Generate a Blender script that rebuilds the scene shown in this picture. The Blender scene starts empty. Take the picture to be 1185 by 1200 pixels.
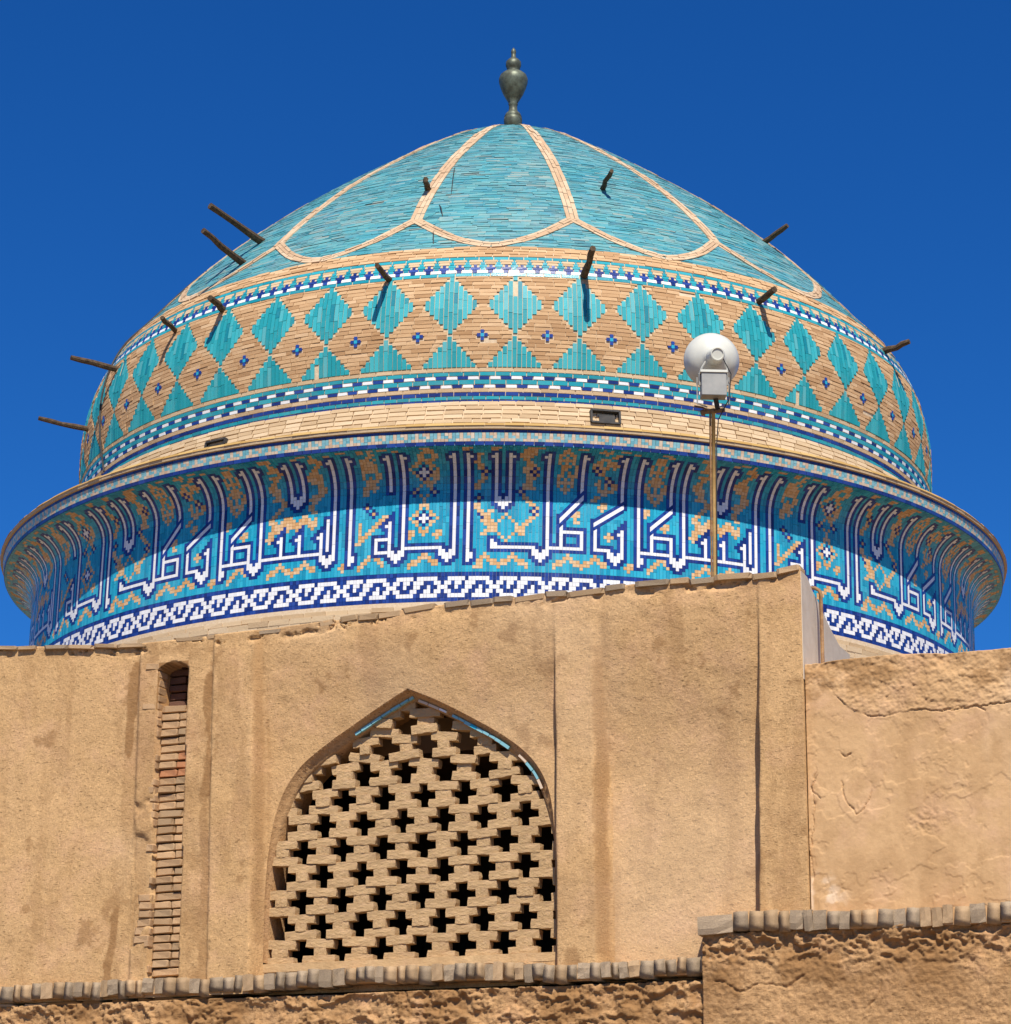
import bpy, bmesh, math, random
import numpy as np
from mathutils import Matrix, Vector

random.seed(7)
rng = np.random.default_rng(7)
scene = bpy.context.scene
col = scene.collection
PI = math.pi
EYE = 1.6                                   # camera height above the ground

# ------------------------------------------------------------------ camera
PITCH, ROLL = math.radians(17.42), math.radians(0.51)
FPX, IW, IH = 3000.0, 1185, 1200
cd = bpy.data.cameras.new('camera')
cam = bpy.data.objects.new('camera', cd)
col.objects.link(cam)
cd.sensor_fit = 'HORIZONTAL'
cd.sensor_width = 36.0
cd.lens = FPX / IW * 36.0
cd.clip_start = 0.1
cd.clip_end = 6000
cam.matrix_world = Matrix.Translation((0, 0, EYE)) @ Matrix.Rotation(PI/2 + PITCH, 4, 'X') @ Matrix.Rotation(ROLL, 4, 'Z')
scene.camera = cam

# ------------------------------------------------------------------ sky, sun, exposure
SUN_EL, SUN_AZ = math.radians(53.5), math.radians(6.0)       # azimuth: to the right of straight behind the camera
sun_vec = Vector((math.sin(SUN_AZ)*math.cos(SUN_EL), -math.cos(SUN_AZ)*math.cos(SUN_EL), math.sin(SUN_EL)))
world = bpy.data.worlds.new('World')
scene.world = world
world.use_nodes = True
nt = world.node_tree
nt.nodes.clear()
sky = nt.nodes.new('ShaderNodeTexSky')
sky.sky_type = 'NISHITA'
sky.sun_disc = False
sky.sun_elevation = SUN_EL
sky.sun_rotation = PI - SUN_AZ
sky.altitude = 1200
sky.air_density = 1.0
sky.dust_density = 0.2
sky.ozone_density = 3.0
hsv = nt.nodes.new('ShaderNodeHueSaturation')
hsv.inputs['Saturation'].default_value = 1.3
hsv.inputs['Value'].default_value = 1.0
bg = nt.nodes.new('ShaderNodeBackground')
bg.inputs['Strength'].default_value = 0.08
wo = nt.nodes.new('ShaderNodeOutputWorld')
nt.links.new(sky.outputs[0], hsv.inputs['Color'])
tint = nt.nodes.new('ShaderNodeMix')          # a camera's deep, saturated rendering of a clear desert sky
tint.data_type = 'RGBA'; tint.blend_type = 'MULTIPLY'; tint.inputs[0].default_value = 1.0
tint.inputs[7].default_value = (0.30, 0.67, 1.04, 1)
nt.links.new(hsv.outputs[0], tint.inputs[6])
nt.links.new(tint.outputs[2], bg.inputs[0])
nt.links.new(bg.outputs[0], wo.inputs[0])
sl = bpy.data.lights.new('sun', 'SUN')
sl.energy = 4.6
sl.angle = math.radians(0.5)
sl.color = (1.0, 0.94, 0.84)
so = bpy.data.objects.new('sun', sl)
col.objects.link(so)
so.rotation_euler = sun_vec.to_track_quat('Z', 'Y').to_euler()
so.location = (6, -20, 40)
vs = scene.view_settings
vs.view_transform = 'Standard'
vs.look = 'None'
vs.exposure = 0.48
vs.gamma = 1.0
vs.use_curve_mapping = False

# ------------------------------------------------------------------ materials
def new_mat(name):
    m = bpy.data.materials.new(name)
    m.use_nodes = True
    t = m.node_tree
    b = t.nodes['Principled BSDF']
    return m, t, b

def N(t, kind, **kw):
    n = t.nodes.new(kind)
    for k, v in kw.items():
        if k.startswith('i_'):
            n.inputs[k[2:]].default_value = v
        else:
            setattr(n, k, v)
    return n

def ramp(t, fac, stops):
    r = t.nodes.new('ShaderNodeValToRGB')
    e = r.color_ramp.elements
    while len(e) < len(stops):
        e.new(0.5)
    for k, (p, c) in enumerate(stops):
        e[k].position = p
        e[k].color = (*c, 1) if len(c) == 3 else c
    t.links.new(fac, r.inputs[0])
    return r.outputs[0]

def mixc(t, fac, a, b, blend='MIX'):
    m = t.nodes.new('ShaderNodeMix')
    m.data_type = 'RGBA'
    m.blend_type = blend
    for sock, v in ((m.inputs[0], fac), (m.inputs[6], a), (m.inputs[7], b)):
        if isinstance(v, (int, float)):
            sock.default_value = v
        elif isinstance(v, tuple):
            sock.default_value = (*v, 1)
        else:
            t.links.new(v, sock)
    return m.outputs[2]

def noise(t, scale, detail=4.0, rough=0.55, vec=None):
    n = N(t, 'ShaderNodeTexNoise', i_Scale=scale, i_Detail=detail, i_Roughness=rough)
    if vec is not None:
        t.links.new(vec, n.inputs['Vector'])
    return n.outputs[0]

def island_mat(name, stops, rough=0.3, spec=0.5, dust=0.12, dustcol=(0.5, 0.36, 0.22), bump=0.15, bscale=60.0, rvar=0.1, coarse=0.0, coarsecol=(0.05, 0.2, 0.2)):
    """A material of many small pieces: each piece takes its own shade from the colour stops."""
    m, t, b = new_mat(name)
    geo = t.nodes.new('ShaderNodeNewGeometry')
    tc = t.nodes.new('ShaderNodeTexCoord')
    c = ramp(t, geo.outputs['Random Per Island'], stops)
    n1 = noise(t, 1.6, 6, 0.6, tc.outputs['Object'])
    n2 = noise(t, 14, 5, 0.65, tc.outputs['Object'])
    mul = t.nodes.new('ShaderNodeMath'); mul.operation = 'MULTIPLY'
    t.links.new(n1, mul.inputs[0]); t.links.new(n2, mul.inputs[1])
    f = ramp(t, mul.outputs[0], [(0.2, (0, 0, 0)), (0.45, (1, 1, 1))])
    fm = t.nodes.new('ShaderNodeMath'); fm.operation = 'MULTIPLY'
    t.links.new(f, fm.inputs[0]); fm.inputs[1].default_value = dust
    c = mixc(t, fm.outputs[0], c, dustcol)
    if coarse:
        f2 = ramp(t, noise(t, 5, 5, 0.7, tc.outputs['Object']), [(0.5, (0, 0, 0)), (0.68, (1, 1, 1))])
        f2m = t.nodes.new('ShaderNodeMath'); f2m.operation = 'MULTIPLY'
        t.links.new(f2, f2m.inputs[0]); f2m.inputs[1].default_value = coarse
        c = mixc(t, f2m.outputs[0], c, coarsecol)
    t.links.new(c, b.inputs['Base Color'])
    rm = t.nodes.new('ShaderNodeMapRange')
    rm.inputs['To Min'].default_value = max(0.02, rough - rvar)
    rm.inputs['To Max'].default_value = rough + rvar
    t.links.new(n2, rm.inputs['Value'])
    t.links.new(rm.outputs[0], b.inputs['Roughness'])
    b.inputs['Specular IOR Level'].default_value = spec
    bp = N(t, 'ShaderNodeBump', i_Strength=bump, i_Distance=0.01)
    t.links.new(noise(t, bscale, 4, 0.6, tc.outputs['Object']), bp.inputs['Height'])
    t.links.new(bp.outputs[0], b.inputs['Normal'])
    return m

def vary(t, c, amt):
    """each object takes its own lightness"""
    oi = t.nodes.new('ShaderNodeObjectInfo')
    mr = N(t, 'ShaderNodeMapRange'); mr.inputs['To Min'].default_value = 1-amt; mr.inputs['To Max'].default_value = 1+amt*0.6
    t.links.new(oi.outputs['Random'], mr.inputs['Value'])
    h = N(t, 'ShaderNodeHueSaturation')
    t.links.new(mr.outputs[0], h.inputs['Value']); t.links.new(c, h.inputs['Color'])
    return h.outputs[0]

def mud_mat(name, light, mid, dark, straw=True, rough=0.95, bump=0.5, fine=38.0, grain=1.0, objrand=0.0, stain=(0.29, 0.155, 0.062)):
    m, t, b = new_mat(name)
    tc = t.nodes.new('ShaderNodeTexCoord')
    o = tc.outputs['Object']
    c = ramp(t, noise(t, 0.9, 8, 0.66, o), [(0.34, mid), (0.64, light)])
    pink = tuple(v*k for v, k in zip(light, (1.04, 1.0, 1.16)))
    c = mixc(t, ramp(t, noise(t, 2.3, 6, 0.65, o), [(0.5, (0, 0, 0)), (0.72, (0.8, 0.8, 0.8))]), c, pink)
    c = mixc(t, ramp(t, noise(t, 6, 7, 0.72, o), [(0.50, (0, 0, 0)), (0.74, (0.6, 0.6, 0.6))]), c, dark)
    gr = noise(t, fine*1.45, 5, 0.78, o)
    c = mixc(t, ramp(t, gr, [(0.30, (0.75*grain, 0.75*grain, 0.75*grain)), (0.47, (0, 0, 0))]), c, dark)
    c = mixc(t, ramp(t, gr, [(0.53, (0, 0, 0)), (0.68, (0.6*grain, 0.6*grain, 0.6*grain))]), c, tuple(min(1, x*1.22) for x in light))
    mp = N(t, 'ShaderNodeMapping'); mp.inputs['Scale'].default_value = (26, 26, 95)
    mp.inputs['Rotation'].default_value = (0.25, 0.35, 0.2)
    t.links.new(o, mp.inputs['Vector'])
    fl = noise(t, 1.0, 3, 0.6, mp.outputs[0])
    if straw:
        c = mixc(t, ramp(t, fl, [(0.60, (0, 0, 0)), (0.66, (0.75, 0.75, 0.75))]), c, tuple(x*0.5 for x in dark))
        mp2 = N(t, 'ShaderNodeMapping'); mp2.inputs['Scale'].default_value = (80, 80, 30)
        mp2.inputs['Rotation'].default_value = (0.2, -0.5, 0.8)
        t.links.new(o, mp2.inputs['Vector'])
        c = mixc(t, ramp(t, noise(t, 1.0, 3, 0.6, mp2.outputs[0]), [(0.60, (0, 0, 0)), (0.66, (0.6, 0.6, 0.6))]), c, tuple(min(1, x*1.3) for x in light))
    at = N(t, 'ShaderNodeAttribute', attribute_name='stain')
    sx = N(t, 'ShaderNodeSeparateColor')
    t.links.new(at.outputs['Color'], sx.inputs[0])
    c = mixc(t, sx.outputs[0], c, stain)
    c = mixc(t, sx.outputs[1], c, (0.72, 0.55, 0.38))
    if objrand:
        c = vary(t, c, objrand)
    t.links.new(c, b.inputs['Base Color'])
    b.inputs['Roughness'].default_value = rough
    b.inputs['Specular IOR Level'].default_value = 0.15
    a1 = N(t, 'ShaderNodeBump', i_Strength=bump, i_Distance=0.02)
    t.links.new(noise(t, fine, 6, 0.72, o), a1.inputs['Height'])
    a2 = N(t, 'ShaderNodeBump', i_Strength=bump*0.6, i_Distance=0.006)
    t.links.new(fl, a2.inputs['Height'])
    t.links.new(a1.outputs[0], a2.inputs['Normal'])
    t.links.new(a2.outputs[0], b.inputs['Normal'])
    return m

def plain(name, c1, c2, rough=0.6, metal=0.0, scale=20.0, bump=0.1, spec=0.4, objrand=0.0):
    m, t, b = new_mat(name)
    tc = t.nodes.new('ShaderNodeTexCoord')
    c = ramp(t, noise(t, scale, 5, 0.65, tc.outputs['Object']), [(0.35, c1), (0.65, c2)])
    if objrand: c = vary(t, c, objrand)
    t.links.new(c, b.inputs['Base Color'])
    b.inputs['Roughness'].default_value = rough
    b.inputs['Metallic'].default_value = metal
    b.inputs['Specular IOR Level'].default_value = spec
    bp = N(t, 'ShaderNodeBump', i_Strength=bump, i_Distance=0.01)
    t.links.new(noise(t, scale*2, 4, 0.6, tc.outputs['Object']), bp.inputs['Height'])
    t.links.new(bp.outputs[0], b.inputs['Normal'])
    return m

M = {}
M['turq'] = island_mat('turquoise_glaze', [(0.0, (0.010, 0.24, 0.38)), (0.5, (0.017, 0.34, 0.50)), (1.0, (0.035, 0.42, 0.57))], rough=0.32, spec=0.3, dust=0.10)
M['white'] = island_mat('white_glaze', [(0.0, (0.72, 0.72, 0.72)), (1.0, (0.85, 0.85, 0.84))], rough=0.32, spec=0.3, dust=0.06)
M['blue'] = island_mat('cobalt_glaze', [(0.0, (0.008, 0.024, 0.14)), (0.6, (0.012, 0.042, 0.23)), (1.0, (0.02, 0.065, 0.30))], rough=0.32, spec=0.3, dust=0.05)
M['tan'] = island_mat('tan_tile', [(0.0, (0.56, 0.29, 0.10)), (0.5, (0.66, 0.40, 0.18)), (1.0, (0.70, 0.48, 0.28))], rough=0.6, dust=0.1)
M['ochre'] = island_mat('ochre_brick', [(0.0, (0.36, 0.21, 0.06)), (1.0, (0.50, 0.33, 0.12))], rough=0.85, spec=0.15, dust=0.2, bump=0.4)
M['paletan'] = island_mat('pale_tan_tile', [(0.0, (0.56, 0.38, 0.24)), (1.0, (0.68, 0.56, 0.42))], rough=0.5, dust=0.1)
M['paleturq'] = island_mat('pale_turquoise_tile', [(0.0, (0.12, 0.36, 0.42)), (1.0, (0.25, 0.50, 0.54))], rough=0.4, dust=0.1)
M['brick'] = island_mat('buff_brick', [(0.0, (0.40, 0.23, 0.11)), (0.35, (0.50, 0.31, 0.16)), (0.8, (0.56, 0.36, 0.19)), (1.0, (0.62, 0.42, 0.24))], rough=0.9, spec=0.15, dust=0.25, dustcol=(0.36, 0.22, 0.12), bump=0.4, bscale=45)
M['lightbrick'] = island_mat('pale_brick', [(0.0, (0.44, 0.31, 0.18)), (0.4, (0.54, 0.395, 0.235)), (1.0, (0.60, 0.455, 0.29))], rough=0.9, spec=0.15, dust=0.2, dustcol=(0.40, 0.26, 0.14), bump=0.4, bscale=45)
M['ribbrick'] = island_mat('rib_brick', [(0.0, (0.46, 0.30, 0.18)), (0.5, (0.54, 0.38, 0.235)), (1.0, (0.60, 0.44, 0.29))], rough=0.9, spec=0.15, dust=0.3, dustcol=(0.36, 0.24, 0.15), bump=0.4, bscale=45)
M['dome'] = island_mat('weathered_turquoise', [(0.0, (0.05, 0.18, 0.21)), (0.12, (0.05, 0.26, 0.31)), (0.4, (0.07, 0.30, 0.33)), (0.7, (0.10, 0.325, 0.335)), (0.88, (0.15, 0.36, 0.36)), (1.0, (0.28, 0.34, 0.29))], rough=0.45, dust=0.75, dustcol=(0.20, 0.29, 0.28), bump=0.4, bscale=30, coarse=0.35, coarsecol=(0.05, 0.25, 0.37))
M['panel'] = island_mat('panel_turquoise', [(0.0, (0.010, 0.22, 0.28)), (0.5, (0.018, 0.30, 0.36)), (1.0, (0.03, 0.36, 0.42))], rough=0.24, dust=0.12, bump=0.15, rvar=0.06)
M['diamond'] = island_mat('diamond_turquoise', [(0.0, (0.008, 0.19, 0.25)), (0.15, (0.016, 0.27, 0.31)), (0.6, (0.028, 0.335, 0.375)), (0.94, (0.045, 0.39, 0.43)), (1.0, (0.14, 0.36, 0.37))], rough=0.5, spec=0.2, dust=0.3, dustcol=(0.22, 0.30, 0.28), bump=0.2, rvar=0.12)
M['mortar'] = plain('pale_mortar', (0.56, 0.42, 0.27), (0.66, 0.53, 0.37), rough=0.95, scale=30, bump=0.3, spec=0.1)
M['darkmortar'] = plain('dark_mortar', (0.10, 0.075, 0.05), (0.20, 0.15, 0.10), rough=0.95, scale=20, bump=0.3, spec=0.1)
M['grout'] = plain('tile_grout', (0.30, 0.34, 0.36), (0.45, 0.46, 0.44), rough=0.9, scale=40, spec=0.1)
M['mud'] = mud_mat('straw_mud_plaster', (0.58, 0.36, 0.17), (0.51, 0.31, 0.138), (0.32, 0.19, 0.085))
M['mud_smooth'] = mud_mat('smooth_mud_plaster', (0.60, 0.38, 0.192), (0.535, 0.328, 0.158), (0.41, 0.245, 0.115), straw=False, bump=0.22, fine=24, grain=0.45)
M['mud_rough'] = mud_mat('rough_mud', (0.48, 0.285, 0.132), (0.39, 0.222, 0.098), (0.26, 0.14, 0.06), bump=0.8, fine=16)
M['mud_dark'] = mud_mat('sooty_mud', (0.27, 0.16, 0.075), (0.22, 0.125, 0.06), (0.14, 0.08, 0.04), straw=False, bump=0.6, fine=20)
M['lattice'] = mud_mat('lattice_plaster', (0.58, 0.385, 0.195), (0.52, 0.335, 0.165), (0.40, 0.25, 0.12), straw=False, bump=0.9, fine=4, objrand=0.07)
M['greybrick'] = plain('grey_buff_brick', (0.30, 0.225, 0.15), (0.40, 0.295, 0.19), rough=0.95, scale=12, bump=0.5, spec=0.1, objrand=0.22)
M['greybrick2'] = plain('buff_edge_brick', (0.40, 0.27, 0.15), (0.48, 0.32, 0.18), rough=0.95, scale=12, bump=0.5, spec=0.1, objrand=0.22)
M['flue'] = plain('flue_brick', (0.44, 0.27, 0.14), (0.54, 0.35, 0.19), rough=0.95, scale=12, bump=0.5, spec=0.1, objrand=0.22)
M['redbrick'] = plain('red_brick', (0.42, 0.17, 0.08), (0.48, 0.23, 0.11), rough=0.95, scale=12, bump=0.5, spec=0.1)
M['shadebrick'] = plain('shade_darkened_brick', (0.10, 0.05, 0.035), (0.16, 0.085, 0.055), rough=0.95, scale=8, bump=0.4, spec=0.1)  # brick colour darkened to stand in for the shade inside the chase hole
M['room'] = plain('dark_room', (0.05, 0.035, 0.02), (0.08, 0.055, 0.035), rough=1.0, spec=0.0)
M['gypsum'] = plain('grey_gypsum_plaster', (0.52, 0.44, 0.35), (0.60, 0.52, 0.42), rough=0.9, scale=5, bump=0.2, spec=0.1)
M['wood'] = plain('weathered_wood', (0.045, 0.028, 0.016), (0.12, 0.078, 0.045), rough=0.85, scale=25, bump=0.6, spec=0.2)
M['bronze'] = plain('green_bronze', (0.06, 0.06, 0.04), (0.15, 0.17, 0.12), rough=0.5, metal=0.35, scale=9, bump=0.2)
M['horn'] = plain('white_enamel', (0.58, 0.57, 0.49), (0.64, 0.63, 0.54), rough=0.35, scale=6, bump=0.03, spec=0.5)
M['greymetal'] = plain('grey_metal', (0.26, 0.26, 0.24), (0.34, 0.33, 0.30), rough=0.5, scale=8, bump=0.05)
M['rust'] = plain('rusty_pipe', (0.16, 0.075, 0.03), (0.34, 0.19, 0.075), rough=0.7, scale=14, bump=0.3)
M['yellowpipe'] = plain('ochre_painted_pipe', (0.34, 0.20, 0.06), (0.46, 0.29, 0.10), rough=0.5, scale=14, bump=0.15)
M['black'] = plain('black_iron', (0.02, 0.02, 0.02), (0.05, 0.045, 0.04), rough=0.7, scale=14)
M['roof'] = plain('roof_mud', (0.20, 0.125, 0.065), (0.27, 0.17, 0.09), rough=1.0, scale=2, spec=0.05)
M['ground'] = plain('dusty_ground', (0.20, 0.145, 0.095), (0.26, 0.19, 0.125), rough=1.0, scale=0.6, spec=0.1)

# ------------------------------------------------------------------ helpers
def prop(o, label=None, cat=None, group=None, kind=None):
    if label: o['label'] = label
    if cat: o['category'] = cat
    if group: o['group'] = group
    if kind: o['kind'] = kind
    return o

def empty(name, loc):
    o = bpy.data.objects.new(name, None)
    col.objects.link(o)
    o.location = loc
    o.empty_display_size = 0.2
    return o

def link_mesh(name, me, parent=None, loc=None):
    o = bpy.data.objects.new(name, me)
    col.objects.link(o)
    if loc is not None:
        o.location = loc
    if parent is not None:
        o.parent = parent
    return o

def mesh(name, verts, faces, mats, midx=None, smooth=False):
    """faces: (n,4) int array or a list of tuples."""
    me = bpy.data.meshes.new(name)
    verts = np.asarray(verts, dtype=np.float32)
    if isinstance(faces, np.ndarray):
        k = faces.shape[1]
        nf = len(faces)
        me.vertices.add(len(verts)); me.loops.add(nf*k); me.polygons.add(nf)
        me.vertices.foreach_set('co', verts.ravel())
        me.loops.foreach_set('vertex_index', faces.astype(np.int32).ravel())
        me.polygons.foreach_set('loop_start', np.arange(0, nf*k, k, dtype=np.int32))
        me.update(calc_edges=True)
    else:
        me.from_pydata([tuple(v) for v in verts], [], faces)
        me.update()
    for m in (mats if isinstance(mats, (list, tuple)) else [mats]):
        me.materials.append(m)
    if midx is not None:
        me.polygons.foreach_set('material_index', np.asarray(midx, dtype=np.int32))
    me.validate()
    me.polygons.foreach_set('use_smooth', np.full(len(me.polygons), bool(smooth)))
    return me

def obj(name, verts, faces, mats, parent=None, loc=None, smooth=False, midx=None):
    return link_mesh(name, mesh(name, verts, faces, mats, midx, smooth), parent, loc)

def tube_geo(points, radii, seg=8, cap=True):
    pts = [Vector(p) for p in points]
    V, F = [], []
    up = Vector((0.123, 0.31, 0.94)).normalized()
    for i, p in enumerate(pts):
        d = (pts[min(i+1, len(pts)-1)] - pts[max(i-1, 0)]).normalized()
        a = d.cross(up)
        if a.length < 1e-4:
            a = d.cross(Vector((1, 0, 0)))
        a.normalize(); b = d.cross(a)
        r = radii[i] if isinstance(radii, (list, tuple)) else radii
        for k in range(seg):
            th = 2*PI*k/seg
            V.append(p + a*math.cos(th)*r + b*math.sin(th)*r)
    for i in range(len(pts)-1):
        for k in range(seg):
            F.append((i*seg+k, i*seg+(k+1) % seg, (i+1)*seg+(k+1) % seg, (i+1)*seg+k))
    if cap:
        F.append(tuple(range(seg))); F.append(tuple(range((len(pts)-1)*seg, len(pts)*seg))[::-1])
    return V, F

def lathe_geo(profile, seg=32, axis=None, origin=(0, 0, 0)):
    """profile: list of (radius, height) turned about z."""
    V, F = [], []
    n = len(profile)
    for r, h in profile:
        for k in range(seg):
            th = 2*PI*k/seg
            V.append(Vector((r*math.cos(th), r*math.sin(th), h)))
    for i in range(n-1):
        for k in range(seg):
            F.append((i*seg+k, i*seg+(k+1) % seg, (i+1)*seg+(k+1) % seg, (i+1)*seg+k))
    F.append(tuple(range(seg))[::-1]); F.append(tuple(range((n-1)*seg, n*seg)))
    if axis is not None:
        q = Vector((0, 0, 1)).rotation_difference(Vector(axis).normalized())
        V = [q @ v for v in V]
    o = Vector(origin)
    return [v + o for v in V], F

def box_geo(cx, cy, cz, sx, sy, sz):
    V = [(cx+i*sx/2, cy+j*sy/2, cz+k*sz/2) for i in (-1, 1) for j in (-1, 1) for k in (-1, 1)]
    F = [(0, 1, 3, 2), (4, 6, 7, 5), (0, 4, 5, 1), (2, 3, 7, 6), (0, 2, 6, 4), (1, 5, 7, 3)]
    return V, F

def join_geo(*gs):
    V, F = [], []
    for v, f in gs:
        o = len(V)
        V += list(v); F += [tuple(i+o for i in q) for q in f]
    return V, F

def lump(seed, bev=0.16, jit=0.05):
    """unit brick -0.5..0.5 with worn, chamfered, uneven edges"""
    r = random.Random(seed)
    V, F = [], []
    idx = {}
    for i in (-1, 1):
        for j in (-1, 1):
            for k in (-1, 1):
                for a in range(3):
                    p = [i*0.5, j*0.5, k*0.5]
                    for q in range(3):
                        if q != a:
                            p[q] *= (1 - (bev[q] if isinstance(bev, tuple) else bev)*2*r.uniform(0.45, 1.1))
                    p = [c + r.uniform(-jit, jit) for c in p]
                    idx[(i, j, k, a)] = len(V); V.append(p)
    S = (-1, 1)
    for a in range(3):
        b, c = (a+1) % 3, (a+2) % 3
        for s in S:
            ring = []
            for (u, v) in ((-1, -1), (1, -1), (1, 1), (-1, 1)):
                t = [0, 0, 0]; t[a] = s; t[b] = u; t[c] = v
                ring.append(idx[(*t, a)])
            F.append(tuple(ring if s > 0 else ring[::-1]))
        for u in S:                      # edges along a
            for v in S:
                t0 = [0, 0, 0]; t0[b] = u; t0[c] = v; t0[a] = -1
                t1 = list(t0); t1[a] = 1
                q = (idx[(*t0, b)], idx[(*t1, b)], idx[(*t1, c)], idx[(*t0, c)])
                F.append(q if u*v > 0 else q[::-1])
    for i in S:
        for j in S:
            for k in S:
                q = (idx[(i, j, k, 0)], idx[(i, j, k, 1)], idx[(i, j, k, 2)])
                F.append(q if i*j*k > 0 else q[::-1])
    return V, F

def plaster_lump(seed, nx=4, ny=2, nz=2, rnd=0.16, jit=0.055):
    """unit block -0.5..0.5, hand-plastered: soft corners, uneven faces"""
    r = random.Random(seed)
    idx, V, F = {}, [], []
    def vid(i, j, k):
        if (i, j, k) not in idx:
            p = [i/nx-0.5, j/ny-0.5, k/nz-0.5]
            ext = [i in (0, nx), j in (0, ny), k in (0, nz)]
            for a in range(3):
                o = sum(ext) - (1 if ext[a] else 0)
                if ext[a]:
                    f = (0.35 if a == 0 else 1.0)
                    p[a] *= 1 - rnd*f*(0, 0.6, 1.5)[o]
                p[a] += r.uniform(-jit, jit)*(0.45 if a == 0 else 1.0)
            idx[(i, j, k)] = len(V); V.append(p)
        return idx[(i, j, k)]
    for i in range(nx):
        for j in range(ny):
            for k, fl in ((0, True), (nz, False)):
                q = (vid(i, j, k), vid(i+1, j, k), vid(i+1, j+1, k), vid(i, j+1, k)); F.append(q[::-1] if fl else q)
        for k in range(nz):
            for j, fl in ((0, False), (ny, True)):
                q = (vid(i, j, k), vid(i+1, j, k), vid(i+1, j, k+1), vid(i, j, k+1)); F.append(q[::-1] if fl else q)
    for j in range(ny):
        for k in range(nz):
            for i, fl in ((0, True), (nx, False)):
                q = (vid(i, j, k), vid(i, j+1, k), vid(i, j+1, k+1), vid(i, j, k+1)); F.append(q[::-1] if fl else q)
    return V, F

def lumps(name, mat, n, bev=0.16, jit=0.05, smooth=False):
    out = []
    for k in range(n):
        V, F = lump(hash((name, k)) % 9973 if False else (len(name)*131 + k*17), bev, jit)
        me = mesh(name, V, F, mat, smooth=smooth)
        bm = bmesh.new(); bm.from_mesh(me)
        bmesh.ops.recalc_face_normals(bm, faces=bm.faces)
        bm.to_mesh(me); bm.free()
        out.append(me)
    return out

def vnoise(x, y, seed=0):
    """smooth value noise on arrays"""
    xi = np.floor(x).astype(np.int64); yi = np.floor(y).astype(np.int64)
    fx = x - xi; fy = y - yi
    fx = fx*fx*(3-2*fx); fy = fy*fy*(3-2*fy)
    def h(a, b):
        v = (a*374761393 + b*668265263 + seed*974634541) & 0x7fffffff
        v = ((v ^ (v >> 13))*1274126177) & 0x7fffffff
        return ((v ^ (v >> 16)) & 0xffff)/65535.0
    return (h(xi, yi)*(1-fx)*(1-fy) + h(xi+1, yi)*fx*(1-fy) + h(xi, yi+1)*(1-fx)*fy + h(xi+1, yi+1)*fx*fy)*2 - 1

def fbm(x, y, freq, octv=5, gain=0.5, seed=0):
    s = 0; a = 1.0; t = 0
    for k in range(octv):
        s = s + a*vnoise(x*freq + 17.3*k, y*freq + 5.7*k, seed+k*7); t += a
        a *= gain; freq *= 2.03
    return s/t

def pray(px, py):
    """viewing direction of a photo pixel (a direction only: distance comes from what the thing stands on)"""
    X = px - IW/2; Y = py - IH/2
    cr, sr = math.cos(ROLL), math.sin(ROLL)
    X, Y = cr*X + sr*Y, -sr*X + cr*Y
    v = np.array([X/FPX, 1, -Y/FPX])
    cp, sp = math.cos(PITCH), math.sin(PITCH)
    return np.array([v[0], v[1]*cp - v[2]*sp, v[1]*sp + v[2]*cp])

# ------------------------------------------------------------------ ground
g = 1500.0
gr = obj('ground', [(-g, -g, 0), (g, -g, 0), (g, g, 0), (-g, g, 0)], [(0, 1, 2, 3)], M['ground'])
prop(gr, kind='structure')

# ================================================================== THE DOME
DY = 32.0                                    # distance of the dome's axis
Z0 = EYE                                     # heights below are measured from eye level
LEAN, LEAN0 = 0.011, 10.5                                 # the old dome leans a little

class Profile:
    """a curve (radius, height) turned about the dome's axis; s runs along the curve"""
    def __init__(self, pts, smooth=False, n=400):
        p = np.array(pts, float)
        if smooth:
            k = np.append(0, np.cumsum(np.hypot(*np.diff(p, axis=0).T)))
            m = np.zeros_like(p)
            m[1:-1] = (p[2:]-p[:-2])/(k[2:]-k[:-2])[:, None]
            m[0] = (p[1]-p[0])/(k[1]-k[0]); m[-1] = (p[-1]-p[-2])/(k[-1]-k[-2])
            out = []
            for i in range(len(p)-1):
                h = k[i+1]-k[i]
                t = np.linspace(0, 1, max(4, n//len(p)), endpoint=False)[:, None]
                out.append((2*t**3-3*t**2+1)*p[i] + (t**3-2*t**2+t)*h*m[i] + (-2*t**3+3*t**2)*p[i+1] + (t**3-t**2)*h*m[i+1])
            out.append(p[-1:])
            p = np.vstack(out)
        self.p = p
        self.lean = True
        self.s = np.append(0, np.cumsum(np.hypot(*np.diff(p, axis=0).T)))
        d = np.gradient(p, self.s, axis=0)
        d /= np.hypot(d[:, 0], d[:, 1])[:, None]
        self.nr, self.nz = d[:, 1], -d[:, 0]
        self.L = self.s[-1]
    def at(self, s):
        return (np.interp(s, self.s, self.p[:, 0]), np.interp(s, self.s, self.p[:, 1]),
                np.interp(s, self.s, self.nr), np.interp(s, self.s, self.nz))
    def s_of_z(self, z):
        return np.interp(z, self.p[:, 1], self.s)
    def pos(self, phi, s, h=0.0):
        r, z, nr, nz = self.at(s)
        r = r + nr*h; z = z + nz*h
        return np.stack([r*np.sin(phi) + (LEAN*(z-LEAN0) if self.lean else 0), -r*np.cos(phi), z], -1)

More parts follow.
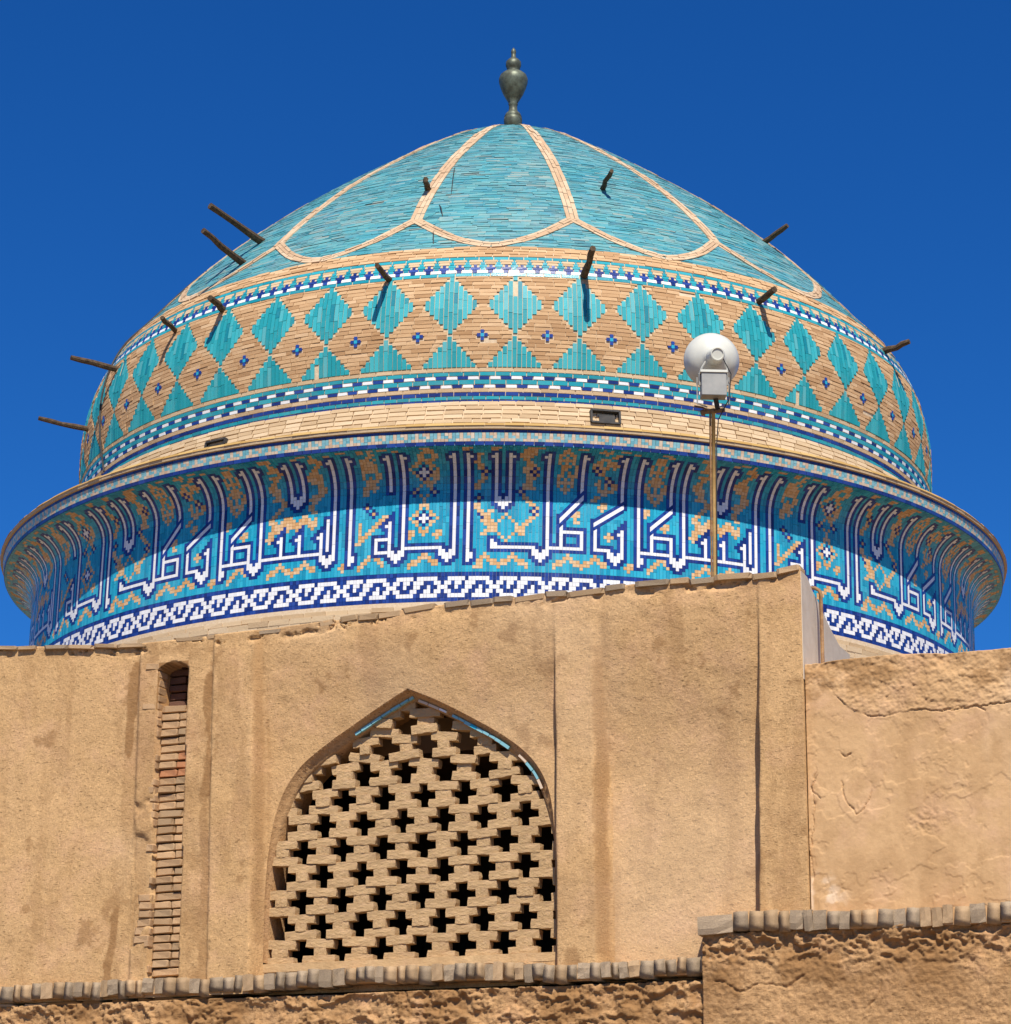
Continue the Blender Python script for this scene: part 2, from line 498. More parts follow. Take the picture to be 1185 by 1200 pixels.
def tiles(prof, phi0, phi1, s0, s1, h, h0=-0.012, jit=0.0):
    """arrays of rectangular tiles -> verts, faces: a raised slab with four sides each"""
    n = len(phi0)
    P = np.stack([phi0, phi1, phi1, phi0], 1); S = np.stack([s0, s0, s1, s1], 1)
    H = np.repeat(h[:, None], 4, 1) + rng.uniform(-jit, jit, (n, 4))
    top = prof.pos(P, S, H); bot = prof.pos(P, S, np.full_like(H, h0))
    V = np.concatenate([top, bot], 1).reshape(-1, 3)
    o = (np.arange(n)*8)[:, None]
    F = np.concatenate([o+np.array([[0, 1, 2, 3]]), o+np.array([[0, 4, 5, 1]]), o+np.array([[1, 5, 6, 2]]),
                        o+np.array([[2, 6, 7, 3]]), o+np.array([[3, 7, 4, 0]])], 0)
    return V, F

def shell(prof, seg=160, h=-0.01, ns=None):
    s = prof.s if ns is None else np.linspace(0, prof.L, ns)
    ph = np.linspace(0, 2*PI, seg, endpoint=False)
    Pm, Sm = np.meshgrid(ph, s)
    V = prof.pos(Pm, Sm, np.full_like(Pm, h)).reshape(-1, 3)
    i = np.arange(len(s)-1)[:, None]*seg; k = np.arange(seg)[None, :]; k2 = (k+1) % seg
    F = np.stack([i+k, i+k2, i+seg+k2, i+seg+k], -1).reshape(-1, 4)
    return V, F

dome = empty('tiled_dome', (0, DY, Z0))
prop(dome, 'turquoise tiled mosque dome on a drum with a white lettered mosaic band', 'dome')

PHMAX = math.radians(118)
RD = 5.985
# --- profiles
cove = [(RD + 0.415*(1-math.cos(a)), 8.41 + 0.38*math.sin(a)) for a in np.linspace(0, PI/2*0.93, 12)]
ce = cove[-1]
prof_drum = Profile([(RD, 7.17)] + [(RD, z) for z in np.linspace(7.3, 8.39, 10)] + cove)
prof_fascia = Profile([(ce[0]+0.005, ce[1]+0.0), (6.385, 8.95)])
prof_lip = Profile([(6.382, 8.952), (6.412, 8.957), (6.418, 8.995), (6.385, 9.02)])
prof_ledge = Profile([(6.39, 9.018), (5.70, 9.19)])
prof_corn = Profile([(5.70, 9.185), (5.64, 9.30), (5.55, 9.577)])
prof_up = Profile([(5.46, 9.56), (5.49, 9.8), (5.52, 10.2), (5.515, 10.6), (5.47, 10.9), (5.38, 11.2), (5.225, 11.5), (4.95, 11.82), (4.46, 12.4),
                   (3.85, 13.0), (3.16, 13.6), (2.40, 14.18), (1.60, 14.75), (0.84, 15.21), (0.12, 15.49)], smooth=True)
prof_base = Profile([(6.10, 6.0), (6.10, 7.04), (6.025, 7.06), (6.025, 7.168)])

drum = obj('drum', *shell(prof_drum, 160, -0.006), M['grout'], dome, smooth=True)
obj('cornice_core', *shell(Profile([(ce[0]-0.3, ce[1]-0.002), (ce[0], ce[1]), (6.38, 8.95), (6.405, 8.96), (6.405, 8.99), (5.69, 9.185), (5.63, 9.30), (5.54, 9.575), (5.3, 9.58)]), 160, -0.004), M['mortar'], dome)
upper = obj('upper_drum', *shell(Profile([tuple(p) for p in prof_up.p if p[1] < 11.62]), 192, -0.005), M['mortar'], dome, smooth=True)
cap = obj('dome_cap', *shell(Profile([tuple(p) for p in prof_up.p if p[1] > 11.55]), 192, -0.010), M['darkmortar'], dome, smooth=True)
obj('drum_base', *shell(prof_base, 128, -0.012), M['mortar'], dome)

# --- the lettered mosaic: one repeat of 128 columns, eight repeats round the drum
NC, ROWS = 128, 50
CELL = math.radians(45.0/NC)
G = [['t']*NC for _ in range(ROWS)]
WH = set()
def w(c, r): WH.add((c % NC, r))
def vl(c, r0, r1):
    for r in range(r0, r1+1): w(c, r)
def hl(r, c0, c1):
    for c in range(c0, c1+1): w(c, r)
def vtip(c, r):
    w(c, r)
    for d in (-1, 0, 1): w(c+d, r+1)
    for d in (-2, -1, 0, 1, 2): w(c+d, r+2)
    for d in (-2, -1, 1, 2): w(c+d, r+3)
    for d in (-2, 2): w(c+d, r+4)
TOP = 45
def tall(c, r0, hook):
    vl(c, r0, TOP); w(c+hook, TOP-1)
def foot(c):
    w(c+1, 13); w(c+1, 14)
EXTRA_BLUE = []
def tooth(c, r0, r1):
    vl(c, r0, r1); w(c-1, r1-1)
    EXTRA_BLUE.extend([(c-3, r1-1), (c-2, r1), (c-1, r1+1), (c, r1+2), (c+1, r1+2), (c+1, r1+3)])
hl(16, 0, 12); w(0, 17); w(0, 18); w(1, 17); vtip(14, 12); tall(16, 15, -1)
hl(16, 16, 26); vl(26, 16, 21); hl(21, 20, 26); vl(20, 16, 25); tall(26, 32, 1)
tall(38, 30, -1); vl(30, 16, 24); hl(16, 30, 34); vtip(36, 12); tooth(38, 15, 22)
tall(43, 12, 1); foot(43); hl(16, 43, 53); hl(21, 47, 53); vl(47, 16, 24); tall(53, 30, -1); vl(53, 15, 21); vtip(55, 12); tall(57, 15, 1)
hl(16, 57, 77); tooth(64, 16, 22); tooth(70, 16, 22); tooth(77, 15, 22); vtip(79, 12); vl(79, 17, 26); tall(81, 15, -1)
vl(67, 35, TOP); vl(71, 35, TOP); w(66, TOP-1); w(72, TOP-1); vtip(69, 31)
tall(86, 12, 1); foot(86)
vl(98, 34, TOP); w(97, TOP-1)
tall(102, 15, 1); vtip(100, 12); tooth(98, 15, 24); hl(19, 94, 98); hl(15, 94, 98); vl(94, 15, 19)
hl(16, 102, 113); vtip(115, 12); tall(117, 15, -1)
tall(121, 12, 1); foot(121)
vl(1, 32, TOP); vl(5, 32, TOP); w(0, TOP-1); w(6, TOP-1); vtip(3, 28)
DIAG = [(20.5, 25.4, 26.5, 31.8), (30.5, 24.4, 38.5, 29.8), (47.5, 24.4, 53.5, 29.8)]
# ornaments in tan, laid out on the turquoise
def put(c, r, ch='o'):
    c %= NC
    if 9 <= r < ROWS: G[r][c] = ch
def zig(c0, c1, lo=10, amp=3, per=8, ph=0):
    for c in range(c0, c1+1):
        k = (c - c0 + ph) % per
        y = lo + amp - int(round(abs(k - per/2.0)*amp/(per/2.0)))
        put(c, y); put(c, y+1)
def ring(c, r, a=4, b=5):
    for x in range(-a, a+1):
        y = int(round(b*(1-abs(x)/a)))
        for s in (1, -1):
            put(c+x, r+s*y); put(c+x, r+s*(y-1) if y > 1 else r+s*y)
def plus(c, r, mid='w', arm='w', tip='b'):
    put(c, r, mid)
    for d in ((1, 0), (-1, 0), (0, 1), (0, -1)):
        put(c+d[0], r+d[1], arm); put(c+2*d[0], r+2*d[1], tip)
    for d in ((1, 1), (-1, 1), (1, -1), (-1, -1)):
        put(c+d[0], r+d[1], tip)
def scurve(c, r0, r1, amp=2, per=9, ph=0):
    for r in range(r0, r1+1):
        x = int(round(amp*math.sin(2*PI*(r+ph)/per)))
        put(c+x, r); put(c+x+1, r)
def dot(c, r):
    put(c, r, 'o')
    for d in ((1, 0), (-1, 0), (0, 1), (0, -1)): put(c+d[0], r+d[1], 'b')
def blob(c, r):
    for d in ((0, 0), (1, 0), (0, 1), (-1, 0), (0, -1), (1, 1)): put(c+d[0], r+d[1])
def braid(c, r0, r1, a=2, per=8):
    for r in range(r0, r1+1):
        x = int(round(a*abs(math.sin(PI*(r-r0)/per))))
        put(c+x, r); put(c-x, r)
        if x == a: put(c+x-0, r); put(c-x+0, r)
zig(-4, 10, ph=2); zig(18, 33); zig(46, 52, per=8, amp=4); zig(60, 75); zig(89, 96, per=8, amp=4); zig(104, 112, per=9); blob(124, 10); blob(40, 11); blob(84, 11)
ring(108, 25, 4, 5); plus(108, 25); ring(108, 40, 4, 4); plus(108, 39); 
for k in range(4): put(108-k, 31+k if k else 31); put(108+k, 31+k); put(108-k, 36-k); put(108+k, 36-k)
dot(105, 33); dot(111, 33); blob(104, 20); blob(112, 20)
braid(4, 18, 26, 3, 8); scurve(10, 20, 45, 2, 12); dot(12, 27); dot(8, 33); dot(12, 39); scurve(-1, 21, 27, 2, 10, 3); dot(-3, 26)
braid(21, 33, 46, 2, 7); braid(22, 36, 44, 2, 7); put(24, 24); put(25, 24); blob(24, 26)
scurve(32, 31, 46, 3, 11); blob(32, 29); dot(34, 37); dot(30, 40); blob(34, 20); blob(35, 42)
braid(48, 31, 46, 2, 7); braid(48, 32, 45, 3, 8); blob(51, 24); blob(45, 28)
for k in range(60, 76):
    y = 24 + int(round(2*abs(math.sin(k*0.55))))
    if 61 <= k <= 75:
        for q in range(3): put(k, y+q)
scurve(62, 27, 45, 2, 10); scurve(75, 29, 45, 2, 9, 3); blob(60, 22); blob(61, 24); blob(66, 25); blob(74, 33)
scurve(92, 33, 46, 2, 9); braid(92, 36, 44, 2, 6); dot(91, 29); dot(93, 27)
for k in range(9): put(88+k//1, 18+k); put(89+k, 18+k)
for r in range(19, 25): put(89, r)
scurve(125, 20, 29, 2, 12, 4); scurve(124, 34, 45, 1, 9); dot(124, 31); dot(126, 39)
for c in range(NC):                                 # top border of the cove
    if (c//3) % 4 == 0: put(c, 48)
    if (c//2) % 5 == 0: put(c, 47)
for (c, r) in EXTRA_BLUE: put(c, r, 'b')
for (c, r) in WH:
    for dc in (-1, 0, 1):
        for dr in (-1, 0, 1):
            rr = r+dr
            if 9 <= rr < ROWS: G[rr][(c+dc) % NC] = 'b'
for (c, r) in WH:
    G[r][c] = 'w'
CH = ["BBWWWWWBWWWWWWB",
      "BWWBWWBWWWBBBWW",
      "WWBBWBBWWBBWBBW",
      "BWWBBBWWBBWWBWW",
      "BBWWWWWBBWWWWWB"]
for c in range(NC):
    G[8][c] = 'b'; G[2][c] = 'b'; G[1][c] = 'x'; G[0][c] = 'x'; G[9][c] = 't'
# tan vase and knot shapes that fill the gaps between the letter heads in the cove
gap, c = [], 0
blue44 = [G[44][q] in 'bw' for q in range(NC)]
c = 0
while c < NC:
    if not blue44[c]:
        e = c
        while e < NC and not blue44[e]: e += 1
        gap.append((c, e-1)); c = e
    c += 1
for gi, (g0, g1) in enumerate(gap):
    if g1-g0 < 4: continue
    mid_ = (g0+g1)/2; hw_ = (g1-g0)/2
    for r in range(34, 49):
        wv_ = hw_*0.62*(0.55+0.45*math.sin(r*0.95+gi*1.7))
        for q in range(g0, g1+1):
            d_ = abs(q-mid_)
            if G[r][q] == 't' and wv_-1.3 <= d_ <= wv_+0.4 and r % 7 != gi % 7: G[r][q] = 'o'
rowh = 0.0365
def srow(r):
    r = np.asarray(r, float)                        # the chain border is set in slightly taller rows
    return np.where(r < 9, 0.004 + (r-2)*(9*rowh-0.004)/7.0, r*rowh)
COLS = {'t': 'turq', 'w': 'white', 'b': 'blue', 'o': 'tan'}

def clip_poly(poly, a, b, c):                       # keep a*x+b*y+c >= 0
    out = []
    for i in range(len(poly)):
        p, q = poly[i], poly[(i+1) % len(poly)]
        dp, dq = a*p[0]+b*p[1]+c, a*q[0]+b*q[1]+c
        if dp >= 0: out.append(p)
        if (dp >= 0) != (dq >= 0):
            t = dp/(dp-dq); out.append((p[0]+(q[0]-p[0])*t, p[1]+(q[1]-p[1])*t))
    return out

cellsplit = {}
for (x0, y0, x1, y1) in DIAG:
    m_ = (y1-y0)/(x1-x0); k_ = math.sqrt(1+m_*m_)
    for c in range(int(math.floor(x0-0.5)), int(math.ceil(x1+0.5))):
        for r in range(int(y0)-3, int(y1)+4):
            xm = c+0.5
            if xm < x0-0.01 or xm > x1+0.01: continue
            yl = y0+m_*(xm-x0)
            if abs(r+0.5-yl) > 3.2: continue
            bands = [(-9, -1.5, None), (-1.5, -0.53, 'b'), (-0.53, 0.53, 'w'), (0.53, 1.5, 'b'), (1.5, 9, None)]
            sq = [(c, r), (c+1, r), (c+1, r+1), (c, r+1)]
            pcs = []
            for lo, hi, ch in bands:
                # signed distance = (y - y0 - m(x-x0))/k
                pl = clip_poly(sq, -m_, 1, -y0+m_*x0 - lo*k_)
                pl = clip_poly(pl, m_, -1, y0-m_*x0 + hi*k_) if pl else []
                if len(pl) >= 3: pcs.append((pl, ch))
            if len(pcs) > 1 or (pcs and pcs[0][1]): cellsplit[(c, r)] = pcs

def rects_for(panel):
    """merge cells of one colour into upright strips, as the cutters laid them"""
    R = {k: [] for k in 'twbo'}
    polys = {k: [] for k in 'twbo'}
    rr = random.Random(100+panel)
    for c in range(NC):
        for k in range(5):
            G[7-k][c] = CH[k][(panel*NC + c + 14) % 15].lower()
        r = 2
        while r < ROWS:
            ch = G[r][c]
            if (c, r) in cellsplit:
                for pl, k in cellsplit[(c, r)]:
                    k2 = k or (ch if ch != 'w' or k else 'w')
                    polys[k2].append(pl)
                r += 1; continue
            mx = rr.randint(2, 7) if ch in 'tb' else (rr.randint(4, 9) if ch == 'w' else 1)
            if r >= 33: mx = min(mx, 2)
            if r < 9: mx = 1
            e = r+1
            while e < ROWS and e-r < mx and G[e][c] == ch and (c, e) not in cellsplit and not (e in (9, 34)): e += 1
            R[ch].append((c, r, c+1, e)); r = e
    return R, polys

PANEL0 = math.radians(-1.25)
GAP = 0.035
for p in range(-3, 3):
    R, polys = rects_for(p)
    base = PANEL0 + p*math.radians(45)
    parent = dome
    for ch, nm in (('t', 'inscription_panel'), ('b', 'lettering_outline'), ('w', 'lettering'), ('o', 'ornament')):
        a = np.array(R[ch], float)
        V, F = tiles(prof_drum, base+(a[:, 0]+GAP)*CELL, base+(a[:, 2]-GAP)*CELL, srow(a[:, 1])+GAP*rowh, srow(a[:, 3])-GAP*rowh,
                     np.full(len(a), 0.004) + rng.uniform(-0.0008, 0.0008, len(a)), -0.01, 0.0005)
        V = list(map(tuple, V)); F = list(map(tuple, F))
        for pl in polys[ch]:
            o = len(V)
            q = np.array(pl)
            tp = prof_drum.pos(base+q[:, 0]*CELL, srow(q[:, 1]), np.full(len(q), 0.004))
            V += list(map(tuple, tp)); F.append(tuple(range(o, o+len(q))))
        ob = obj(nm, V, F, M[COLS[ch]], parent)
        prop(ob, kind='stuff')
        if ch == 't':
            parent = ob
            prop(ob, 'turquoise mosaic panel with white angular lettering outlined in cobalt blue')

# --- fascia: blue border, tan and turquoise checker, dark border
def ring_course(prof, n, s0, s1, h, gap, jit=0.0, shift=0.0, lo=-PHMAX, hi=PHMAX, hj=0.0, sgap=0.0, wj=0.0):
    k = np.arange(int(math.floor(lo/(2*PI)*n)), int(math.ceil(hi/(2*PI)*n)))
    st = 2*PI/n
    e = rng.uniform(-wj, wj, len(k)+1)
    a = (k+shift+e[:-1]+gap/2)*st; b = (k+1+shift+e[1:]-gap/2)*st
    hh = h + rng.uniform(-hj, hj, len(k))
    sj = rng.uniform(-sgap*0.3, sgap*0.3, len(k))
    return k, a, b, np.full(len(k), s0+sgap/2)+sj, np.full(len(k), s1-sgap/2)+sj, hh

def build_courses(name, prof, items, mat, parent, jit=0.001, h0=-0.014, kind='stuff'):
    Vs, Fs, o = [], [], 0
    for (a, b, s0, s1, hh) in items:
        V, F = tiles(prof, a, b, s0, s1, hh, h0, jit)
        Vs.append(V); Fs.append(F+o); o += len(V)
    ob = obj(name, np.vstack(Vs), np.vstack(Fs), mat, parent)
    if kind: prop(ob, kind=kind)
    return ob

corn = obj('cornice', *shell(prof_lip, 160, 0.0), M['lightbrick'], dome)
L = prof_fascia.L
sets = {'blue': [], 'tan': [], 'turq': []}
k, a, b, s0, s1, hh = ring_course(prof_fascia, 380, 0.0, L*0.24, 0.004, 0.06)
sets['blue'].append((a, b, s0, s1, hh))
k, a, b, s0, s1, hh = ring_course(prof_fascia, 330, L*0.82, L*1.0, 0.004, 0.05)
sets['blue'].append((a, b, s0, s1, hh))
for q in range(3):
    k, a, b, s0, s1, hh = ring_course(prof_fascia, 1008, L*(0.25+0.188*q), L*(0.25+0.188*(q+1)), 0.004, 0.08)
    pat = ["oootto", "ottott", "otoott"][q]
    msk = np.array([pat[(x//1) % 6] == 't' for x in k])
    for nm, mm in (('turq', msk), ('tan', ~msk)):
        sets[nm].append((a[mm], b[mm], s0[mm], s1[mm], hh[mm]))
for nm, on in (('blue', 'fascia_border'), ('tan', 'fascia_checker'), ('turq', 'fascia_checker')):
    build_courses(on, prof_fascia, sets[nm], M[{'blue': 'blue', 'tan': 'paletan', 'turq': 'paleturq'}[nm]], corn)
# lip of moulded bricks
it = []
k, a, b, s0, s1, hh = ring_course(prof_lip, 190, 0.062, prof_lip.L, 0.008, 0.02, hj=0.004)
build_courses('lip_brick_course', prof_lip, [(a, b, s0, s1, hh)], M['ochre'], corn)
# sloping brick courses on the cornice
it = []
nco = 7
for q in range(nco):
    sA = prof_corn.L*q/nco; sB = prof_corn.L*(q+1)/nco
    k, a, b, s0, s1, hh = ring_course(prof_corn, 172-q, sA, sB, 0.004, 0.06, shift=rng.uniform(), hj=0.004, sgap=0.012, wj=0.07)
    keep = rng.uniform(size=len(a)) > 0.01
    it.append((a[keep], b[keep], s0[keep], s1[keep], hh[keep]))
build_courses('cornice_brick_course', prof_corn, it, M['lightbrick'], corn, jit=0.003)
it = []
for q in range(5):
    k, a, b, s0, s1, hh = ring_course(prof_ledge, 190-q*3, prof_ledge.L*q/5, prof_ledge.L*(q+1)/5, 0.005, 0.05, shift=rng.uniform(), hj=0.004, sgap=0.012, wj=0.06)
    it.append((a, b, s0, s1, hh))
build_courses('ledge_brick_course', prof_ledge, it, M['lightbrick'], corn, jit=0.003)

# --- bands and diamonds on the upper drum
sz = prof_up.s_of_z
bands = {'blue': [], 'panel': [], 'white': [], 'lightbrick': []}
def band(mat, z0, z1, n, sel=None, shift=0.0, hj=0.002, gap=0.06, sgap=0.006):
    k, a, b, s0, s1, hh = ring_course(prof_up, n, sz(z0), sz(z1), 0.004, gap, shift=shift, hj=hj, sgap=sgap, wj=0.03)
    if sel is not None:
        mm = np.array([sel(x) for x in k]); a, b, s0, s1, hh = a[mm], b[mm], s0[mm], s1[mm], hh[mm]
    bands[mat].append((a, b, s0, s1, hh))
band('blue', 9.582, 9.622, 240); band('panel', 9.622, 9.664, 240, shift=0.5); band('blue', 9.664, 9.706, 240)
band('lightbrick', 9.708, 9.753, 180)
band('white', 9.754, 9.793, 288, lambda x: x % 2 == 0); band('blue', 9.754, 9.793, 288, lambda x: x % 2 == 1)
band('panel', 9.795, 9.848, 200)
band('white', 9.850, 9.889, 288, lambda x: x % 2 == 0, 0.5); band('blue', 9.850, 9.889, 288, lambda x: x % 2 == 1, 0.5)
band('panel', 9.891, 9.936, 200, shift=0.3); band('lightbrick', 9.938, 9.984, 180, shift=0.4)
band('panel', 11.112, 11.158, 170)
band('white', 11.160, 11.200, 192*4, lambda x: x % 4 == 1); 
# white dashes are three units long, cobalt squares between them
bands['white'].pop()
def dash(mat, z0, z1, u0, u1, hgt=0.004):
    k = np.arange(int(-PHMAX/(2*PI)*192), int(PHMAX/(2*PI)*192)+1)
    st = 2*PI/192
    bands[mat].append(((k+u0+0.02)*st, (k+u1-0.02)*st, np.full(len(k), sz(z0)+0.002), np.full(len(k), sz(z1)-0.002), np.full(len(k), hgt) + rng.uniform(-0.002, 0.002, len(k))))
dash('white', 11.160, 11.203, 0.02, 0.70); dash('blue', 11.160, 11.203, 0.70, 1.02)
dash('blue', 11.204, 11.243, 0.55, 1.2); dash('panel', 11.204, 11.243, 0.2, 0.55)
dash('blue', 11.244, 11.280, 0.76, 1.0); dash('panel', 11.244, 11.280, 0.12, 0.64); dash('lightbrick', 11.244, 11.280, 0.64, 0.76)
dash('panel', 11.281, 11.320, 0.2, 0.52); dash('lightbrick', 11.281, 11.320, 0.52, 1.2)
dash('panel', 11.321, 11.352, 0.30, 0.46); dash('lightbrick', 11.321, 11.352, 0.46, 1.30)
band('panel', 11.353, 11.398, 200)
names = {'blue': 'cobalt_tile_course', 'panel': 'turquoise_tile_course', 'white': 'white_tile_course', 'lightbrick': 'pale_brick_course'}
for nm in bands:
    build_courses(names[nm], prof_up, bands[nm], M[nm], upper)
band2 = []
for (zA, zB, sh) in ((11.40, 11.443, 0.1), (11.443, 11.487, 0.6), (11.487, 11.53, 0.25), (11.53, 11.575, 0.7)):
    k, a, b, s0, s1, hh = ring_course(prof_up, 170, sz(zA), sz(zB), 0.006, 0.05, shift=sh, hj=0.006, sgap=0.007, wj=0.06)
    band2.append((a, b, s0, s1, hh))
build_courses('buff_brick_course', prof_up, band2, M['brick'], upper, jit=0.002)

# diamonds: 48 round the drum, of upright turquoise strips
ND = 48
DPH = 2*PI/ND
D0 = math.radians(0.92)
sC, sB_, sT = sz(10.732), sz(10.385), sz(11.105)
tA, tB = sz(9.99), sz(10.352)
NST = 11                                   # strips per diamond
stw = DPH*0.81/NST
def diamond_half(u):                       # u in -1..1 across
    return 1-abs(u)
def strips_mesh(kind, seed):
    r = random.Random(seed)
    A, B, S0, S1, HH = [], [], [], [], []
    for i in range(NST):
        x = (i-(NST-1)/2)*stw
        if kind == 'd':
            f = diamond_half((i-(NST-1)/2)/((NST+1)/2))
            lo, hi = sC-(sC-sB_)*f, sC+(sT-sC)*f
        else:
            f = diamond_half((i-(NST-1)/2)/((NST+1)/2))
            lo, hi = tA, tA+(tB-tA)*f
        y = lo
        while y < hi-0.012:
            e = min(hi, y+r.uniform(0.13, 0.26))
            if hi-e < 0.05: e = hi
            if r.random() < 0.012 and 2 < i < NST-3:             # a lost strip
                y = e; continue
            A.append(x-stw*0.44); B.append(x+stw*0.44); S0.append(y+0.002); S1.append(e-0.002); HH.append(0.007+r.uniform(-0.002, 0.002))
            y = e
    return tiles(prof_up, np.array(A), np.array(B), np.array(S0), np.array(S1), np.array(HH), -0.014, 0.0015)
def cross_mesh():
    A, B, S0, S1 = [], [], [], []
    u = 0.041/5.54; v = 0.043
    c = sz(10.365)
    for dx, dy in ((1, 0), (-1, 0), (0, 1), (0, -1)):
        A.append((dx-0.46)*u); B.append((dx+0.46)*u); S0.append(c+(dy-0.46)*v); S1.append(c+(dy+0.46)*v)
    return tiles(prof_up, np.array(A), np.array(B), np.array(S0), np.array(S1), np.full(4, 0.008), -0.014), \
        tiles(prof_up, np.array([-0.46*u]), np.array([0.46*u]), np.array([c-0.46*v]), np.array([c+0.46*v]), np.full(1, 0.008), -0.014)
prof_up.lean = False                       # copies are turned about the axis, then shifted by the lean at their height
dm = [mesh('diamond_panel', *strips_mesh('d', k), M['diamond']) for k in range(8)]
tm = [mesh('triangle_panel', *strips_mesh('t', 20+k), M['diamond']) for k in range(8)]
(cv, cf), (cv2, cf2) = cross_mesh()
prof_up.lean = True
cm = mesh('tile_cross', cv, cf, M['blue']); cm2 = mesh('centre_tile', cv2, cf2, M['turq'])
# the meshes are modelled about azimuth 0; each copy is turned about the dome's axis (lean is small there)
for k in range(-15, 16):
    ang = D0 + k*DPH
    d = link_mesh('diamond_panel', dm[k*3 % 8], upper, (LEAN*0.24, 0, 0)); d.rotation_euler = (0, 0, ang)
    d = link_mesh('triangle_panel', tm[k*5 % 8], upper, (LEAN*-0.34, 0, 0)); d.rotation_euler = (0, 0, ang)
    c = link_mesh('tile_cross', cm, upper, (LEAN*-0.135, 0, 0)); c.rotation_euler = (0, 0, ang+DPH/2)
    c2 = link_mesh('centre_tile', cm2, c)
# buff brick field around them: horizontal courses, cut round the diamonds
it = []
pitch = 0.0478
zs = np.arange(9.985, 11.110, pitch)
for q, z in enumerate(zs):
    sa, sb = sz(z), sz(min(z+pitch, 11.110))
    sm = (sa+sb)/2
    # intervals of azimuth (in units of one diamond) that are free in this course
    def hw(sv):
        if sB_ <= sv <= sC: return 0.405*(sv-sB_)/(sC-sB_)
        if sC < sv <= sT: return 0.405*(sT-sv)/(sT-sC)
        return 0
    def hwt(sv):
        return 0.405*(tB-sv)/(tB-tA) if sv < tB else 0
    h_ = max(hw(sm), hwt(sm)) 
    h_ = h_ + 0.035 if h_ > 0 else 0
    cc = sz(10.365); dv = abs(sm-cc)
    xh = 0.0
    if dv < 0.024: xh = 0.5*3*0.047/5.54/DPH
    elif dv < 0.071: xh = 0.5*0.047/5.54/DPH
    A, B = [], []
    for k in range(-16, 16):
        segs = [(h_, 0.5-xh), (0.5+xh, 1-h_)] if xh > 0 else [(h_, 1-h_)]
        for (x0, x1) in segs:
            if h_ == 0 and xh == 0:
                x0, x1 = 0, 1
            ln = (x1-x0)
            if ln < 0.012: continue
            x = x0
            first = True
            while x < x1-0.01:
                bl = rng.uniform(0.22, 0.34)
                if first: bl *= rng.uniform(0.35, 1.0); first = False
                e = min(x1, x+bl)
                if x1-e < 0.06: e = x1
                A.append(D0+(k+x)*DPH+0.0006); B.append(D0+(k+e)*DPH-0.0006)
                x = e
    A = np.array(A); B = np.array(B); n = len(A)
    keep = rng.uniform(size=n) > 0.004
    A, B = A[keep], B[keep]; n = len(A)
    oj = rng.uniform(-0.0015, 0.0015, n)
    it.append((A, B, np.full(n, sa+0.0035)+oj, np.full(n, sb-0.0035)+oj, 0.006+rng.uniform(-0.004, 0.004, n)))
build_courses('buff_brick_field', prof_up, it, M['brick'], upper, jit=0.0025)

# --- dome cap: thin weathered turquoise courses
it = []
s_start, s_end = sz(11.575), prof_up.L
s = s_start
while s < s_end-0.03:
    ph_ = 0.041*rng.uniform(0.9, 1.12)
    r_ = float(prof_up.at(s+ph_/2)[0])
    if r_ < 0.15: break
    n = max(8, int(2*PI*r_/0.20))
    k, a, b, s0, s1, hh = ring_course(prof_up, n, s, s+ph_, 0.005, 0.012, shift=rng.uniform(), hj=0.0035, sgap=0.004, wj=0.2, lo=-PI if r_ < 2.5 else -PHMAX, hi=PI if r_ < 2.5 else PHMAX)
    # courses waver: whole runs sit a little high or low, which opens dark joints between them
    wv = 0.006*fbm(a*r_, np.full(len(a), s*3.0), 1.3, 3, seed=5)
    op = np.where(rng.uniform(size=len(a)) < 0.20, rng.uniform(0.005, 0.014, len(a)), 0.0)
    s0 = s0+wv+op; s1 = s1+wv
    keep = rng.uniform(size=len(a)) > 0.006
    it.append((a[keep], b[keep], s0[keep], s1[keep], hh[keep]))
    s += ph_
build_courses('turquoise_brick_course', prof_up, it, M['dome'], cap, jit=0.0025, h0=-0.02)

